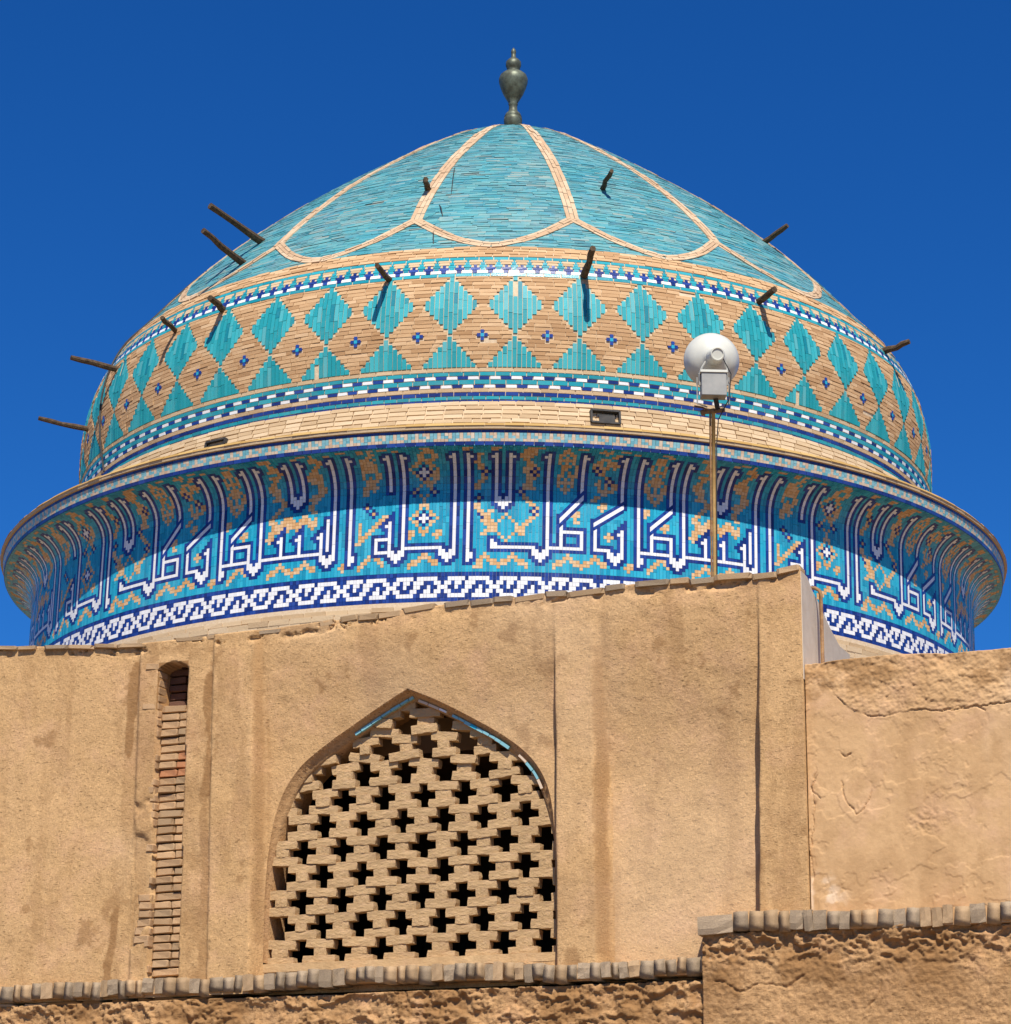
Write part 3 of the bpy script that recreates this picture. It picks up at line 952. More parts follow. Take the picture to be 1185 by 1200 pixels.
# ribs: pale brick bands that run down from the top and fork into pointed petals
def rib_mesh(pts, widths, seed):
    """pts: list of (azimuth, s). three bricks wide"""
    r = random.Random(seed)
    P = np.array(pts)
    R = prof_up.at(P[:, 1])[0]
    xy = np.stack([P[:, 0]*np.mean(R), P[:, 1]], 1)
    d = np.append(0, np.cumsum(np.hypot(np.diff(P[:, 0])*(R[1:]+R[:-1])/2, np.diff(P[:, 1]))))
    V, F = [], []
    nrow = 3
    for row in range(nrow):
        t = -r.uniform(0, 0.15)
        while t < d[-1]:
            e = t + r.uniform(0.16, 0.24)
            t0, t1 = max(t, 0)+0.003, min(e, d[-1])-0.003
            t = e
            if t1-t0 < 0.02: continue
            hgt = 0.016+r.uniform(-0.005, 0.005)
            cs = []
            for tt in (t0, t1):
                a = np.interp(tt, d, P[:, 0]); s_ = np.interp(tt, d, P[:, 1]); rr_ = float(prof_up.at(s_)[0])
                a2 = np.interp(min(tt+0.04, d[-1]), d, P[:, 0]); a1 = np.interp(max(tt-0.04, 0), d, P[:, 0])
                s2 = np.interp(min(tt+0.04, d[-1]), d, P[:, 1]); s1_ = np.interp(max(tt-0.04, 0), d, P[:, 1])
                tx, ty = (a2-a1)*rr_, s2-s1_
                ln = math.hypot(tx, ty); nx, ny = -ty/ln, tx/ln
                wd = np.interp(tt, d, widths)
                for off in (((row)/nrow-0.5)*wd+0.0025, ((row+1)/nrow-0.5)*wd-0.0025):
                    cs.append((a+nx*off/rr_, s_+ny*off))
            q = [cs[0], cs[1], cs[3], cs[2]]
            A = np.array([c[0] for c in q]); S = np.array([c[1] for c in q])
            top = prof_up.pos(A, S, hgt + np.array([r.uniform(-0.003, 0.003) for _ in range(4)])); bot = prof_up.pos(A, S, np.full(4, -0.02))
            o = len(V)
            V += list(map(tuple, top))+list(map(tuple, bot))
            F += [(o, o+1, o+2, o+3), (o, o+4, o+5, o+1), (o+1, o+5, o+6, o+2), (o+2, o+6, o+7, o+3), (o+3, o+7, o+4, o)]
    return V, F
ribroot = cap
for k in range(-5, 12):
    ph0 = math.radians(9.0 + 22.5*k)
    if k > 10: continue
    zf = 12.16
    ss = np.linspace(sz(zf)-0.02, sz(15.43), 60)
    rr_ = prof_up.at(ss)[0]
    pts = [(ph0, s_) for s_ in ss]
    wd = np.minimum(0.145, 0.05+rr_*0.05)*np.linspace(1.05, 1.0, 60)
    ob = obj('rib', *rib_mesh(pts, wd, 50+k), M['ribbrick'], cap)
    if abs(ph0) < PHMAX:
        for sg in (-1, 1):
            tt = np.linspace(0, 1, 30)
            aa = ph0 + sg*math.radians(11.25)*tt**0.9
            zz = 11.60 + (zf-11.60)*(1-tt)**1.75
            pts = [(x, sz(y)) for x, y in zip(aa, zz)]
            obj('rib_branch', *rib_mesh(pts, np.full(30, 0.125), 90+k*2+sg), M['ribbrick'], ob)

# base courses below the mosaic
it = []
for q in range(2):
    k, a, b, s0, s1, hh = ring_course(prof_base, 150, 1.04+0.021+0.05*0 + (0.058*q) + 0.0, 1.04+0.021+0.058*(q+1), 0.004, 0.05, shift=0.5*q, hj=0.004, sgap=0.008)
    it.append((a, b, s0, s1, hh))
for q in range(12):
    k, a, b, s0, s1, hh = ring_course(prof_base, 150, 1.04-0.065*(q+1), 1.04-0.065*q, 0.006, 0.05, shift=0.5*(q % 2), hj=0.008, sgap=0.008)
    it.append((a, b, s0, s1, hh))
build_courses('base_brick_course', prof_base, it, M['lightbrick'], dome, jit=0.003)

# --- finial
fp = [(0.5, 0), (5.5, 0.5), (8, 4), (9.8, 8), (10.2, 12), (9.8, 14.5), (9.0, 15.2), (9.6, 16), (8.0, 19.5), (5.2, 22), (4.6, 25), (4.6, 29), (5.4, 30.2), (4.8, 31.5),
      (7.5, 36), (11, 42), (14, 49), (15.8, 55), (16, 59), (14.5, 63), (11, 66), (7, 67.2), (5.8, 68.5), (7.2, 71), (8.6, 75), (8.2, 79), (5.5, 82), (2.6, 83.3), (2.5, 89), (3.0, 90.5), (2.4, 93), (0.8, 95), (0.05, 96)]
K = 1.0/80
apex = prof_up.pos(np.array([0.0]), np.array([prof_up.L]), np.array([0.0]))[0]
V, F = lathe_geo([(r*K, h*K*1.06-0.02) for r, h in fp], 28)
fin = obj('finial', V, F, M['bronze'], dome, tuple(apex), smooth=True)
prop(fin, 'greenish bronze urn finial with stacked balls at the tip of the dome')

# --- wooden pegs stuck into the masonry
def hit_dome(px, py):
    d = pray(px, py); t = np.linspace(20, 45, 20001)
    X = d[0]*t; Y = d[1]*t; Z = d[2]*t
    r = np.hypot(X - LEAN*(Z-LEAN0), Y-DY)
    R = np.interp(Z, prof_up.p[:, 1], prof_up.p[:, 0], left=99, right=0)
    ok = (r < R) & (Z > 9.6)
    if not ok.any():                       # just off the outline: take the nearest approach
        k = np.argmin(np.where(Z > 9.6, r-R, 99))
    else:
        k = np.argmax(ok)
    return np.array([X[k], Y[k]-DY, Z[k]])
pegs = [((262, 363), (246, 349), 0.45, 0.055), ((206, 388), (190, 372), 0.45, 0.045), ((456, 328), (442, 311), 0.5, 0.05), ((684, 323), (695, 291), 0.62, 0.055),
        ((889, 354), (908, 339), 0.5, 0.055), ((1036, 412), (1066, 400), 0.4, 0.055), ((138, 433), (83, 419), 0.6, 0.05), ((104, 503), (45, 490), 0.6, 0.045),
        ((308, 283), (246, 241), 0.8, 0.06), ((286, 308), (238, 270), 0.7, 0.055), ((503, 223), (499, 210), 0.3, 0.05), ((706, 222), (717, 200), 0.45, 0.045), ((896, 284), (923, 264), 0.4, 0.05)]
for i, (b0, t0, dep, rad) in enumerate(pegs):
    B = hit_dome(*b0)
    rad_ = rad*0.82
    hr = np.array([B[0], B[1], 0]); hr /= np.linalg.norm(hr)
    tgt = B + hr*dep + np.array([0, 0, dep*0.15])
    d = pray(*t0); d = d/np.linalg.norm(d)
    q = tgt + np.array([0, DY, 0])
    T = d*np.dot(q, d) - np.array([0, DY, 0])
    ax = (T-B)
    B2 = B - ax/np.linalg.norm(ax)*0.12
    rr = random.Random(i)
    n = 6
    pts = []
    for j in range(n):
        f = j/(n-1)
        p = B2*(1-f)+T*f
        bend = 0.03*math.sin(PI*f)*rr.uniform(0.3, 1)
        pts.append((p[0]+bend*rr.uniform(-1, 1), p[1], p[2]+bend*rr.uniform(-0.6, 0.6)))
    obj('wooden_peg', *tube_geo(pts, [rad_*(1.0-0.25*j/(n-1))*rr.uniform(0.9, 1.1) for j in range(n)], 9), M['wood'], dome)

# --- two small drain slots in the cornice
def corn_frame(px, py):
    d = pray(px, py); t = np.linspace(20, 40, 20001)
    r = np.hypot(d[0]*t, d[1]*t-DY)
    Z = d[2]*t
    R = np.interp(Z, [9.185, 9.30, 9.577], [5.70, 5.64, 5.55])
    k = np.argmax((r < R) & (Z > 9.15))
    P = np.array([d[0]*t[k], d[1]*t[k]-DY, Z[k]])
    ph = math.atan2(P[0], -P[1])
    return P, ph
for (px, py, wd, hg, nm, tl) in ((709, 490, 0.32, 0.15, 'drain_box', 0.0), (255, 521, 0.29, 0.07, 'drain_slot', 0.0)):
    P, ph = corn_frame(px, py)
    fr = join_geo(box_geo(0, 0.0, hg/2, wd, 0.10, 0.022), box_geo(0, 0.0, -hg/2, wd, 0.10, 0.02), box_geo(-wd/2, 0, 0, 0.022, 0.10, hg), box_geo(wd/2, 0, 0, 0.022, 0.10, hg))
    o = obj(nm, *fr, M['greymetal'] if False else M['black'], corn)
    o.location = tuple(P); o.rotation_euler = (math.radians(-8), 0, ph)
    o2 = obj('slot_back', *box_geo(0, 0.035, 0, wd-0.02, 0.02, hg-0.02), M['darkmortar'], o)
    if nm == 'drain_box':
        o3 = obj('slot_flap', *box_geo(0.02, -0.01, -0.012, wd*0.55, 0.012, hg*0.55), M['black'], o)

# --- lightning cable running down the left of the dome
cab = []
for z in np.linspace(13.2, 9.7, 40):
    p = prof_up.pos(np.array([math.radians(-62-3*math.sin((13.2-z)*0.9))]), np.array([float(sz(z))]), np.array([0.02]))[0]
    cab.append(tuple(p))
obj('earthing_cable', *tube_geo(cab, 0.012, 6), M['black'], dome)
for (a, b) in (((533, 196), (529, 228)), ((515, 240), (519, 254)), ((508, 272), (508, 286))):
    P, Q = hit_dome(*a), hit_dome(*b)
    Mid = (P+Q)/2 + np.array([0, -0.05, 0.02])
    obj('wire_stub', *tube_geo([tuple(P), tuple(Mid), tuple(Q)], 0.006, 5), M['black'], dome)

# ================================================================== THE MUD WALLS
PSI = math.radians(21)
WT = np.array([math.cos(PSI), -math.sin(PSI), 0.0])          # along the wall, to the right and towards the camera
WN = np.array([-math.sin(PSI), -math.cos(PSI), 0.0])         # out of the wall
A0 = pray(480, 960); A0 = A0*21.0/A0[1]; A0[2] = 0.0
def wp(px, py, wv=0.0):
    d = pray(px, py); s = np.dot(A0 + WN*wv, WN)/np.dot(d, WN); P = d*s
    return float(np.dot(P-A0, WT)), float(P[2])
def wpos(u, v, wv):
    u = np.asarray(u, float); v = np.asarray(v, float); wv = np.asarray(wv, float)
    return np.stack([A0[0]+WT[0]*u+WN[0]*wv, A0[1]+WT[1]*u+WN[1]*wv, v+Z0], -1)
WROT = -PSI

def polyfun(pix):
    q = sorted(wp(*p) for p in pix)
    xs = [a for a, _ in q]; ys = [b for _, b in q]
    return lambda u: np.interp(u, xs, ys)

def seg_dist(U, Vv, pts):
    best = np.full(U.shape, 99.0)
    for (x0, y0), (x1, y1) in zip(pts[:-1], pts[1:]):
        dx, dy = x1-x0, y1-y0
        t = np.clip(((U-x0)*dx+(Vv-y0)*dy)/(dx*dx+dy*dy+1e-12), 0, 1)
        best = np.minimum(best, np.hypot(U-x0-t*dx, Vv-y0-t*dy))
    return best

def wall_sheet(name, us, vs_fun, rows, wfun, mat, parent, hole=None, snap=None, stain=None, thick=0.5):
    """a wall face as a fine relief; rows: 0..1 fractions from foot to top"""
    U = np.repeat(us[None, :], len(rows), 0)
    vb, vt = vs_fun(us)
    Vv = vb[None, :] + (vt-vb)[None, :]*rows[:, None]
    hm = None
    if hole is not None:
        if snap is not None: U, Vv = snap(U, Vv)
        hm = hole(U, Vv)
    Wd = wfun(U, Vv)
    P = wpos(U, Vv, Wd)
    nr, nc = U.shape
    idx = np.arange(nr*nc).reshape(nr, nc)
    Fq = np.stack([idx[:-1, :-1], idx[:-1, 1:], idx[1:, 1:], idx[1:, :-1]], -1)
    if hm is not None:
        keep = ~(hm[:-1, :-1] & hm[:-1, 1:] & hm[1:, 1:] & hm[1:, :-1])
        Fq = Fq[keep]
    Fq = Fq.reshape(-1, 4)
    Pv = P.reshape(-1, 3)
    # top and sides: fold back into the wall's thickness
    topb = wpos(U[-1], Vv[-1]-0.01, Wd[-1]*0-thick)
    o = len(Pv)
    Pv = np.vstack([Pv, topb])
    tb = o+np.arange(nc)
    Ft = np.stack([idx[-1, :-1], idx[-1, 1:], tb[1:], tb[:-1]], -1)
    sides = []
    for cidx in (0, nc-1):
        sb = wpos(U[:, cidx], Vv[:, cidx], np.full(nr, -thick))
        o = len(Pv); Pv = np.vstack([Pv, sb]); k = o+np.arange(nr)
        f = np.stack([idx[:-1, cidx], idx[1:, cidx], k[1:], k[:-1]], -1)
        if cidx == 0: f = f[:, ::-1]
        sides.append(f[:, ::-1])
    Fq = np.vstack([Fq, Ft]+sides)
    me = mesh(name, Pv, Fq, mat, smooth=True)
    ca = me.color_attributes.new('stain', 'FLOAT_COLOR', 'POINT')
    data = np.zeros((len(Pv), 4), np.float32); data[:, 3] = 1
    if stain is not None:
        st = stain(U, Vv)
        data[:nr*nc, 0] = st[0].ravel(); data[:nr*nc, 1] = st[1].ravel()
    ca.data.foreach_set('color', data.ravel())
    return link_mesh(name, me, parent)

def sstep(a, b, x):
    t = np.clip((x-a)/(b-a), 0, 1); return t*t*(3-2*t)

# ---- facade
facade = empty('mud_facade', tuple(wpos(0, -Z0, 0)))
prop(facade, 'tall straw mud facade with recessed panels and a pointed lattice window below the dome', 'wall')
fo = facade.location.copy()
def child(o, parent=None):
    """keep an object modelled in world coordinates in place under the facade"""
    o.parent = parent or facade
    return o
# the facade's parts are modelled in world coordinates, so its empty is kept with an inverse offset
def place(o, root):
    o.parent = root
    o.matrix_parent_inverse = Matrix.Translation(root.location).inverted()
    return o

def lineu(pt, pb):
    (u0, v0), (u1, v1) = wp(*pt), wp(*pb)
    return lambda v: u0+(u1-u0)*(v-v0)/(v1-v0)
e_left = lineu((163, 770), (150, 1150))
e_cl = lineu((186, 780), (172, 1145)); e_cr = lineu((220, 780), (208, 1145))
e_250 = lineu((251, 770), (243, 1140))
e_300 = lineu((303, 770), (297, 1120))
e_650 = lineu((649, 765), (652, 1110))
e_700 = lineu((697, 720), (704, 1100))
e_887 = lineu((888, 700), (889, 1060))
e_945 = lineu((936, 680), (949, 1060))
ftop = polyfun([(-60, 758), (0, 757), (80, 756), (160, 754), (230, 747), (300, 739), (420, 722), (520, 708), (620, 698), (700, 690), (740, 684), (840, 676), (900, 671), (935, 664)])
v_top650 = wp(650, 765)[1]; v_top887 = wp(888, 690)[1]
arch_px_l = [(480, 808), (450, 826), (420, 846), (380, 873), (346, 902), (324, 943), (313, 995), (309, 1050), (307, 1128)]
arch_px_r = [(480, 808), (512, 820), (550, 839), (590, 861), (620, 884), (639, 912), (648, 950), (650, 1010), (651, 1118)]
archL = [wp(*p, -0.10) for p in arch_px_l]; archR = [wp(*p, -0.10) for p in arch_px_r]
arch_poly = np.array(archL[::-1] + archR[1:])
V_SILL = min(archL[-1][1], archR[-1][1])
uaL = np.array([a for a, _ in archL]); vaL = np.array([b for _, b in archL])
uaR = np.array([a for a, _ in archR]); vaR = np.array([b for _, b in archR])
def smooth_poly(poly, it=3):
    """round a polyline off by cutting its corners, keeping both ends"""
    p = np.array(poly)
    for _ in range(it):
        q = [p[0]]
        for a, b in zip(p[:-1], p[1:]):
            q += [a*0.75+b*0.25, a*0.25+b*0.75]
        q.append(p[-1]); p = np.array(q)
    return p
archL = list(map(tuple, smooth_poly(archL))); archR = list(map(tuple, smooth_poly(archR)))
arch_poly = np.array(archL[::-1] + archR[1:])
uaL = np.array([a for a, _ in archL]); vaL = np.array([b for _, b in archL])
uaR = np.array([a for a, _ in archR]); vaR = np.array([b for _, b in archR])
UAP = archL[0][0]; VAP = archL[0][1]
def arch_half(v, side, grow=0.0):
    vv = np.asarray(v)
    if side < 0:
        return np.interp(-vv, -vaL, uaL)
    return np.interp(-vv, -vaR, uaR)
def in_arch(U, Vv):
    return (U > arch_half(Vv, -1)) & (U < arch_half(Vv, 1)) & (Vv < VAP) & (Vv > V_SILL)
def arch_snap(U, Vv):
    U = U.copy(); Vv = Vv.copy()
    stp = 0.014
    for sd in (-1, 1):
        ub = arch_half(Vv, sd)
        near = (np.abs(U-ub) < stp*0.9) & (Vv < VAP) & (Vv > V_SILL)
        U = np.where(near, ub + sd*(-0.0005), U)
    return U, Vv

def facade_w(U, Vv):
    c1 = sstep(-0.02, 0.02, U-e_left(Vv)); 
    Wd = -0.035*(1-c1)
    # pilaster left of the window panel
    Wd = Wd + 0.03*sstep(-0.012, 0.012, U-e_250(Vv))*(1-sstep(-0.03, 0.03, U-e_300(Vv)))
    # window panel
    fade = sstep(v_top650+0.42, v_top650-0.75, Vv)
    ins = sstep(-0.045, 0.045, U-e_300(Vv))*(1-sstep(-0.008, 0.008, U-e_650(Vv)))
    Wd = Wd - (0.12*fade+0.003)*ins
    # right recessed panel
    fade = sstep(v_top887+0.10, v_top887-1.5, Vv)
    ins = sstep(-0.05, 0.05, U-e_700(Vv))*(1-sstep(-0.008, 0.008, U-e_887(Vv)))
    Wd = Wd - (0.17*fade+0.012)*ins
    # flue chase
    vt, vb = wp(200, 776)[1], wp(190, 1146)[1]
    inc = (U > e_cl(Vv)+0.008*fbm(U*0, Vv, 9, 3, seed=3)) & (U < e_cr(Vv)) & (Vv < vt - 0.03*np.abs((U-e_cl(Vv))/(e_cr(Vv)-e_cl(Vv))-0.5)**2*8) & (Vv > vb)
    Wd = np.where(inc, Wd-0.16, Wd)
    hole = inc & (Vv > wp(200, 822)[1])
    Wd = np.where(hole, Wd-0.14, Wd)
    # broken plaster left of the chase
    br = (U < e_cl(Vv)) & (U > e_left(Vv))
    brk = sstep(0.0, 0.25, fbm(U, Vv, 3.0, 4, seed=11)+0.25*np.sin(Vv*2.2))
    Wd = Wd - np.where(br, 0.028*brk, 0)
    # unevenness of hand-laid plaster
    Wd = Wd + 0.016*fbm(U, Vv, 0.9, 3, seed=21) + 0.006*fbm(U, Vv, 5, 4, seed=31) + 0.0028*fbm(U, Vv, 24, 3, 0.7, seed=41)
    # crumbled band under the top edge
    dt = ftop(U)-Vv
    crm = sstep(0.22, 0.03, dt)*(U > e_300(Vv)-0.2)
    Wd = Wd - crm*(0.004+0.02*np.maximum(0, fbm(U, Vv, 9, 4, 0.65, seed=51)))
    cav = sstep(0.16, 0.24, fbm(U, Vv*1.7, 6, 5, 0.6, seed=53))*sstep(0.13, 0.05, dt)*sstep(-0.3, 0.1, fbm(U, U*0, 1.6, 2, seed=54))
    Wd = Wd - 0.035*cav
    # worn foot
    Wd = Wd + 0.010*sstep(0.12, 0.0, Vv-2.62)*fbm(U, Vv, 9, 3, seed=61)
    return Wd

def facade_stain_shade(U, Vv):
    s = np.zeros(U.shape); l = np.zeros(U.shape)
    n = 0.5+0.5*fbm(U, Vv, 6, 4, 0.6, seed=71); n2 = 0.5+0.5*fbm(U, Vv, 22, 4, 0.7, seed=72)
    def blobs(pts, wd, k=0.8):
        q = [wp(*p) for p in pts]
        d = seg_dist(U, Vv, q) + wd*0.9*fbm(U*1.6, Vv*0.7, 7, 5, 0.65, seed=73)
        return np.clip(sstep(wd*0.85, wd*0.55, d)*k*(0.6+0.6*n2), 0, 1)
    s = np.maximum(s, blobs([(158, 780), (152, 830), (148, 880)], 0.065, 1.0))
    s = np.maximum(s, blobs([(135, 1065), (128, 1110), (122, 1150)], 0.06, 1.0))
    s = np.maximum(s, blobs([(246, 790), (243, 930)], 0.06, 1.0))
    s = np.maximum(s, blobs([(240, 930), (238, 1130)], 0.06, 0.7))
    s = np.maximum(s, blobs([(303, 740), (300, 1100)], 0.05, 0.5))
    s = np.maximum(s, blobs([(699, 760), (702, 1110)], 0.055, 0.6))
    dt = ftop(U)-Vv
    s = np.maximum(s, 0.6*sstep(0.20, 0.02, dt)*sstep(0.52, 0.66, 0.5+0.5*fbm(U, Vv*1.8, 5, 5, 0.65, seed=75)))
    s = np.maximum(s, 0.55*((U > e_cr(Vv)) & (U < e_250(Vv)))*sstep(0.3, 0.75, n))
    s = np.maximum(s, 0.5*((U > e_left(Vv)) & (U < e_cl(Vv)))*sstep(0.4, 0.7, n))
    s = np.maximum(s, 1.0*((U > e_cl(Vv)-0.005) & (U < e_cr(Vv)+0.005) & (Vv > wp(200, 830)[1]) & (Vv < wp(200, 775)[1])))  # solid brown over the top hole of the chase: its shade, painted in
    s = np.maximum(s, 0.35*sstep(0.52, 0.72, 0.5+0.5*fbm(U*3, Vv*0.6, 1.6, 6, 0.6, seed=81)))
    s = np.maximum(s, 0.6*sstep(0.66, 0.74, 0.5+0.5*fbm(U, Vv, 3.3, 6, 0.62, seed=83)))
    l = 0.30*sstep(0.5, 0.85, 0.5+0.5*fbm(U, Vv, 0.8, 4, seed=91))
    l = np.maximum(l, 0.35*((U > e_700(Vv)+0.06) & (U < e_887(Vv)))*sstep(5.2, 3.4, Vv))
    return s, l*0.55

us = np.arange(wp(-90, 950)[0]-0.9, e_945(4.0)+0.001, 0.0135)
uend = float(e_945(4.4))
us[-1] = uend
def fv(u): return np.full_like(u, 2.53), ftop(u)
rows = np.linspace(0, 1, 245)
face = wall_sheet('plaster_face', us, fv, rows, facade_w, M['mud'], None, in_arch, arch_snap, facade_stain_shade, 0.06)
place(face, facade)
# arch reveal
def ring_strip(poly, w0, w1, mat, name, parent, n=6):
    V, F = [], []
    for k in range(n+1):
        wv = w0+(w1-w0)*k/n
        V += list(wpos(poly[:, 0]+0*k, poly[:, 1], np.full(len(poly), wv)+0.004*np.sin(np.arange(len(poly))*1.7+k)))
    m = len(poly)
    for k in range(n):
        for i in range(m-1):
            F.append((k*m+i, k*m+i+1, (k+1)*m+i+1, (k+1)*m+i))
    o = obj(name, V, F, mat, None, smooth=True)
    return place(o, parent)
def dens(poly, st=0.03):
    out = [poly[0]]
    for a, b in zip(poly[:-1], poly[1:]):
        n = max(1, int(np.hypot(*(b-a))/st))
        for k in range(1, n+1): out.append(a+(b-a)*k/n)
    return np.array(out)
ap = dens(arch_poly, 0.02)
window = empty('lattice_window', tuple(wpos(UAP, V_SILL, -0.2)))
place(window, facade)
window['label'] = 'pointed arch window filled with a mud brick lattice of cross shaped holes'
WLOC = window.matrix_world
bpy.context.view_layer.update()
def place2(o, root):
    o.parent = root
    o.matrix_parent_inverse = root.matrix_world.inverted()
    return o

# a thin inner order of the arch, set back, with a turquoise glazed edge
cen = np.array([UAP+0.0, 3.6])
inn = ap + 0.0
def inset(poly, d):
    out = []
    for i in range(len(poly)):
        a = poly[max(i-1, 0)]; b = poly[min(i+1, len(poly)-1)]
        t = b-a; t = t/np.hypot(*t); nrm = np.array([t[1], -t[0]])
        if np.dot(nrm, cen-poly[i]) < 0: nrm = -nrm
        k = sstep(0.0, 1.0, (poly[i][1]-V_SILL-0.75)/0.7)          # the splay dies out towards the foot of the jambs
        out.append(poly[i]+nrm*d*(0.15+0.85*k))
    return np.array(out)
i1 = inset(ap, 0.05); i2 = inset(ap, 0.078)
m = len(ap)
wj = 0.004*np.sin(np.arange(m)*2.1)
w_ap = facade_w(ap[:, 0], ap[:, 1])+0.004
V = list(wpos(ap[:, 0], ap[:, 1], w_ap)) + list(wpos(i1[:, 0], i1[:, 1], np.full(m, -0.172)+wj)) + list(wpos(i2[:, 0], i2[:, 1], np.full(m, -0.175))) + list(wpos(i2[:, 0], i2[:, 1], np.full(m, -0.50)))
F = [(q*m+i, q*m+i+1, (q+1)*m+i+1, (q+1)*m+i) for q in range(3) for i in range(m-1)]
mi = [0 if ap[i % m][1] > V_SILL+1.15 else 1 for q in range(3) for i in range(m-1)]
place2(obj('inner_arch', V, F, M['mud_rough'], smooth=True), window)
# turquoise trim pieces along the inner arch
iap = int(np.argmin(np.hypot(ap[:, 0]-UAP, ap[:, 1]-VAP)))
def trim_run(i0, i1_, step, mats):
    k = 0; tr = random.Random(i0)
    for i in range(i0, i1_-step+1, step):
        p = [inset(ap, 0.048)[j] for j in range(i, i+step+1)]
        q = [inset(ap, 0.076)[j] for j in range(i, i+step+1)]
        n = len(p)
        P0 = np.array(p); Q0 = np.array(q)
        P0[0] += (P0[1]-P0[0])*0.18; Q0[0] += (Q0[1]-Q0[0])*0.18; jw = tr.uniform(-0.005, 0.004)
        Q0 = P0+(Q0-P0)*tr.uniform(0.6, 1.0)
        if tr.random() < 0.07:
            k += 1; continue
        V = list(wpos(P0[:, 0], P0[:, 1], np.full(n, -0.144+jw))) + list(wpos(Q0[:, 0], Q0[:, 1], np.full(n, -0.144+jw))) + list(wpos(P0[:, 0], P0[:, 1], np.full(n, -0.195))) + list(wpos(Q0[:, 0], Q0[:, 1], np.full(n, -0.195)))
        F = []
        for j in range(n-1):
            F += [(j, j+1, n+j+1, n+j), (n+j, n+j+1, 3*n+j+1, 3*n+j), (2*n+j, j, n+j, 3*n+j) if j == 0 else (n+j, n+j+1, 3*n+j+1, 3*n+j)]
        F = list(dict.fromkeys(F))
        F.append((n-1, 2*n-1+n*0, 4*n-1, 3*n-1))
        place2(obj('trim_tile', V, F, mats[k % len(mats)]), window)
        k += 1
va = [wp(405, 855, -0.15)[1], wp(640, 925, -0.15)[1]]
iL = int(np.argmin(np.where(np.arange(m) < iap, np.abs(ap[:, 1]-va[0]), 99)))
iR = int(np.argmin(np.where(np.arange(m) > iap, np.abs(ap[:, 1]-va[1]), 99)))
trim_run(iL, iap-1, 3, [M['paleturq']])
trim_run(iap, iR, 3, [M['paletan']]*4+[M['white'], M['paletan'], M['paleturq'], M['paleturq'], M['paleturq'], M['turq'], M['paleturq'], M['paleturq'], M['paleturq'], M['paleturq'], M['paleturq'], M['paletan'], M['paletan'], M['paleturq'], M['paleturq']])
# the lattice: courses of plastered brick ends, cross holes staggered between them
LU = 0.0705
LS = 0.365
W_LAT = -0.232
lat_mesh = [mesh('lattice_brick', *plaster_lump(300+k, 5, 1, 2, 0.035, 0.035), M['lattice']) for k in range(12)]
v0 = V_SILL - 0.03
u_ref = wp(300+475/3.2917, 790+1060/3.2917, W_LAT+0.05)[0]
v_ref = wp(300+475/3.2917, 790+1060/3.2917, W_LAT+0.05)[1]     # centre of a cross in the lowest row
vbase = v_ref - 1.5*LU
nrow = int((VAP-vbase)/(3*LU))+2
kk = 0
def lat_brick(u, v, wd, hg, dp=0.095):
    global kk
    du = wd/2*0.5
    uc, vc = u, v
    if vc - hg/2 > VAP+0.02: return
    lo, hi = float(arch_half(min(vc, VAP-0.02), -1))-0.05, float(arch_half(min(vc, VAP-0.02), 1))+0.05
    x0, x1 = max(u-wd/2, lo), min(u+wd/2, hi)
    if x1-x0 < 0.04: return
    rr = random.Random(kk*31+5)
    o = link_mesh('lattice_brick', lat_mesh[(kk*5+kk//4) % 12])
    up_ = float(np.clip((vc-V_SILL-1.25)/0.5, 0, 1))          # the top rows are the most eroded
    jj = rr.uniform(-0.006, 0.006) + up_*rr.uniform(-0.03, 0.012)
    P = wpos((x0+x1)/2+rr.uniform(-0.008, 0.008), vc+rr.uniform(-0.004, 0.004), W_LAT+jj)
    o.matrix_world = Matrix.Translation(P) @ Matrix.Rotation(WROT, 4, 'Z') @ Matrix.Rotation(rr.uniform(-0.06, 0.06)*(1+1.5*up_), 4, 'Y') @ Matrix.Diagonal(((x1-x0)*rr.uniform(0.95-0.15*up_, 1.08), dp, hg*rr.uniform(1.03, 1.14), 1))
    place2(o, window)
    kk += 1
bpy.context.view_layer.update()
for r in range(-1, nrow):
    sh = (r % 2)*LS/2
    for k in range(-6, 7):
        u = u_ref + sh + k*LS
        if not (-1.6 < u < 1.7): continue
        um = u + LS/2
        vb = vbase + r*3*LU
        jl = random.Random(r*57+k).uniform(-0.02, 0.02)
        lat_brick(um, vb+0.5*LU, LS-LU*1.5+jl, LU)
        lat_brick(um, vb+1.5*LU, LS-3*LU*1.13-jl, LU)
        lat_brick(um, vb+2.5*LU, LS-LU*1.5-jl, LU)
# solid foot under the lowest crosses
V, F = [], []
P = [wpos(arch_half(V_SILL, -1)-0.05, V_SILL-0.05, -0.12), wpos(arch_half(V_SILL, 1)+0.05, V_SILL-0.05, -0.12), wpos(arch_half(V_SILL, 1)+0.05, V_SILL-0.05, -0.4), wpos(arch_half(V_SILL, -1)-0.05, V_SILL-0.05, -0.4)]
P2 = [p+np.array([0, 0, vbase-V_SILL+0.05+0.01]) for p in P]
place2(obj('window_sill', [tuple(p) for p in P+P2], [(0, 1, 5, 4), (1, 2, 6, 5), (2, 3, 7, 6), (3, 0, 4, 7), (4, 5, 6, 7)], M['lattice']), window)
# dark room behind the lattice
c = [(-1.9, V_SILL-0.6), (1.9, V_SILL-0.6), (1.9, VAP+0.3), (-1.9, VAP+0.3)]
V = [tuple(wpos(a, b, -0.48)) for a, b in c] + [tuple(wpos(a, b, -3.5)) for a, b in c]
outer = [0, 1, 2, 3]
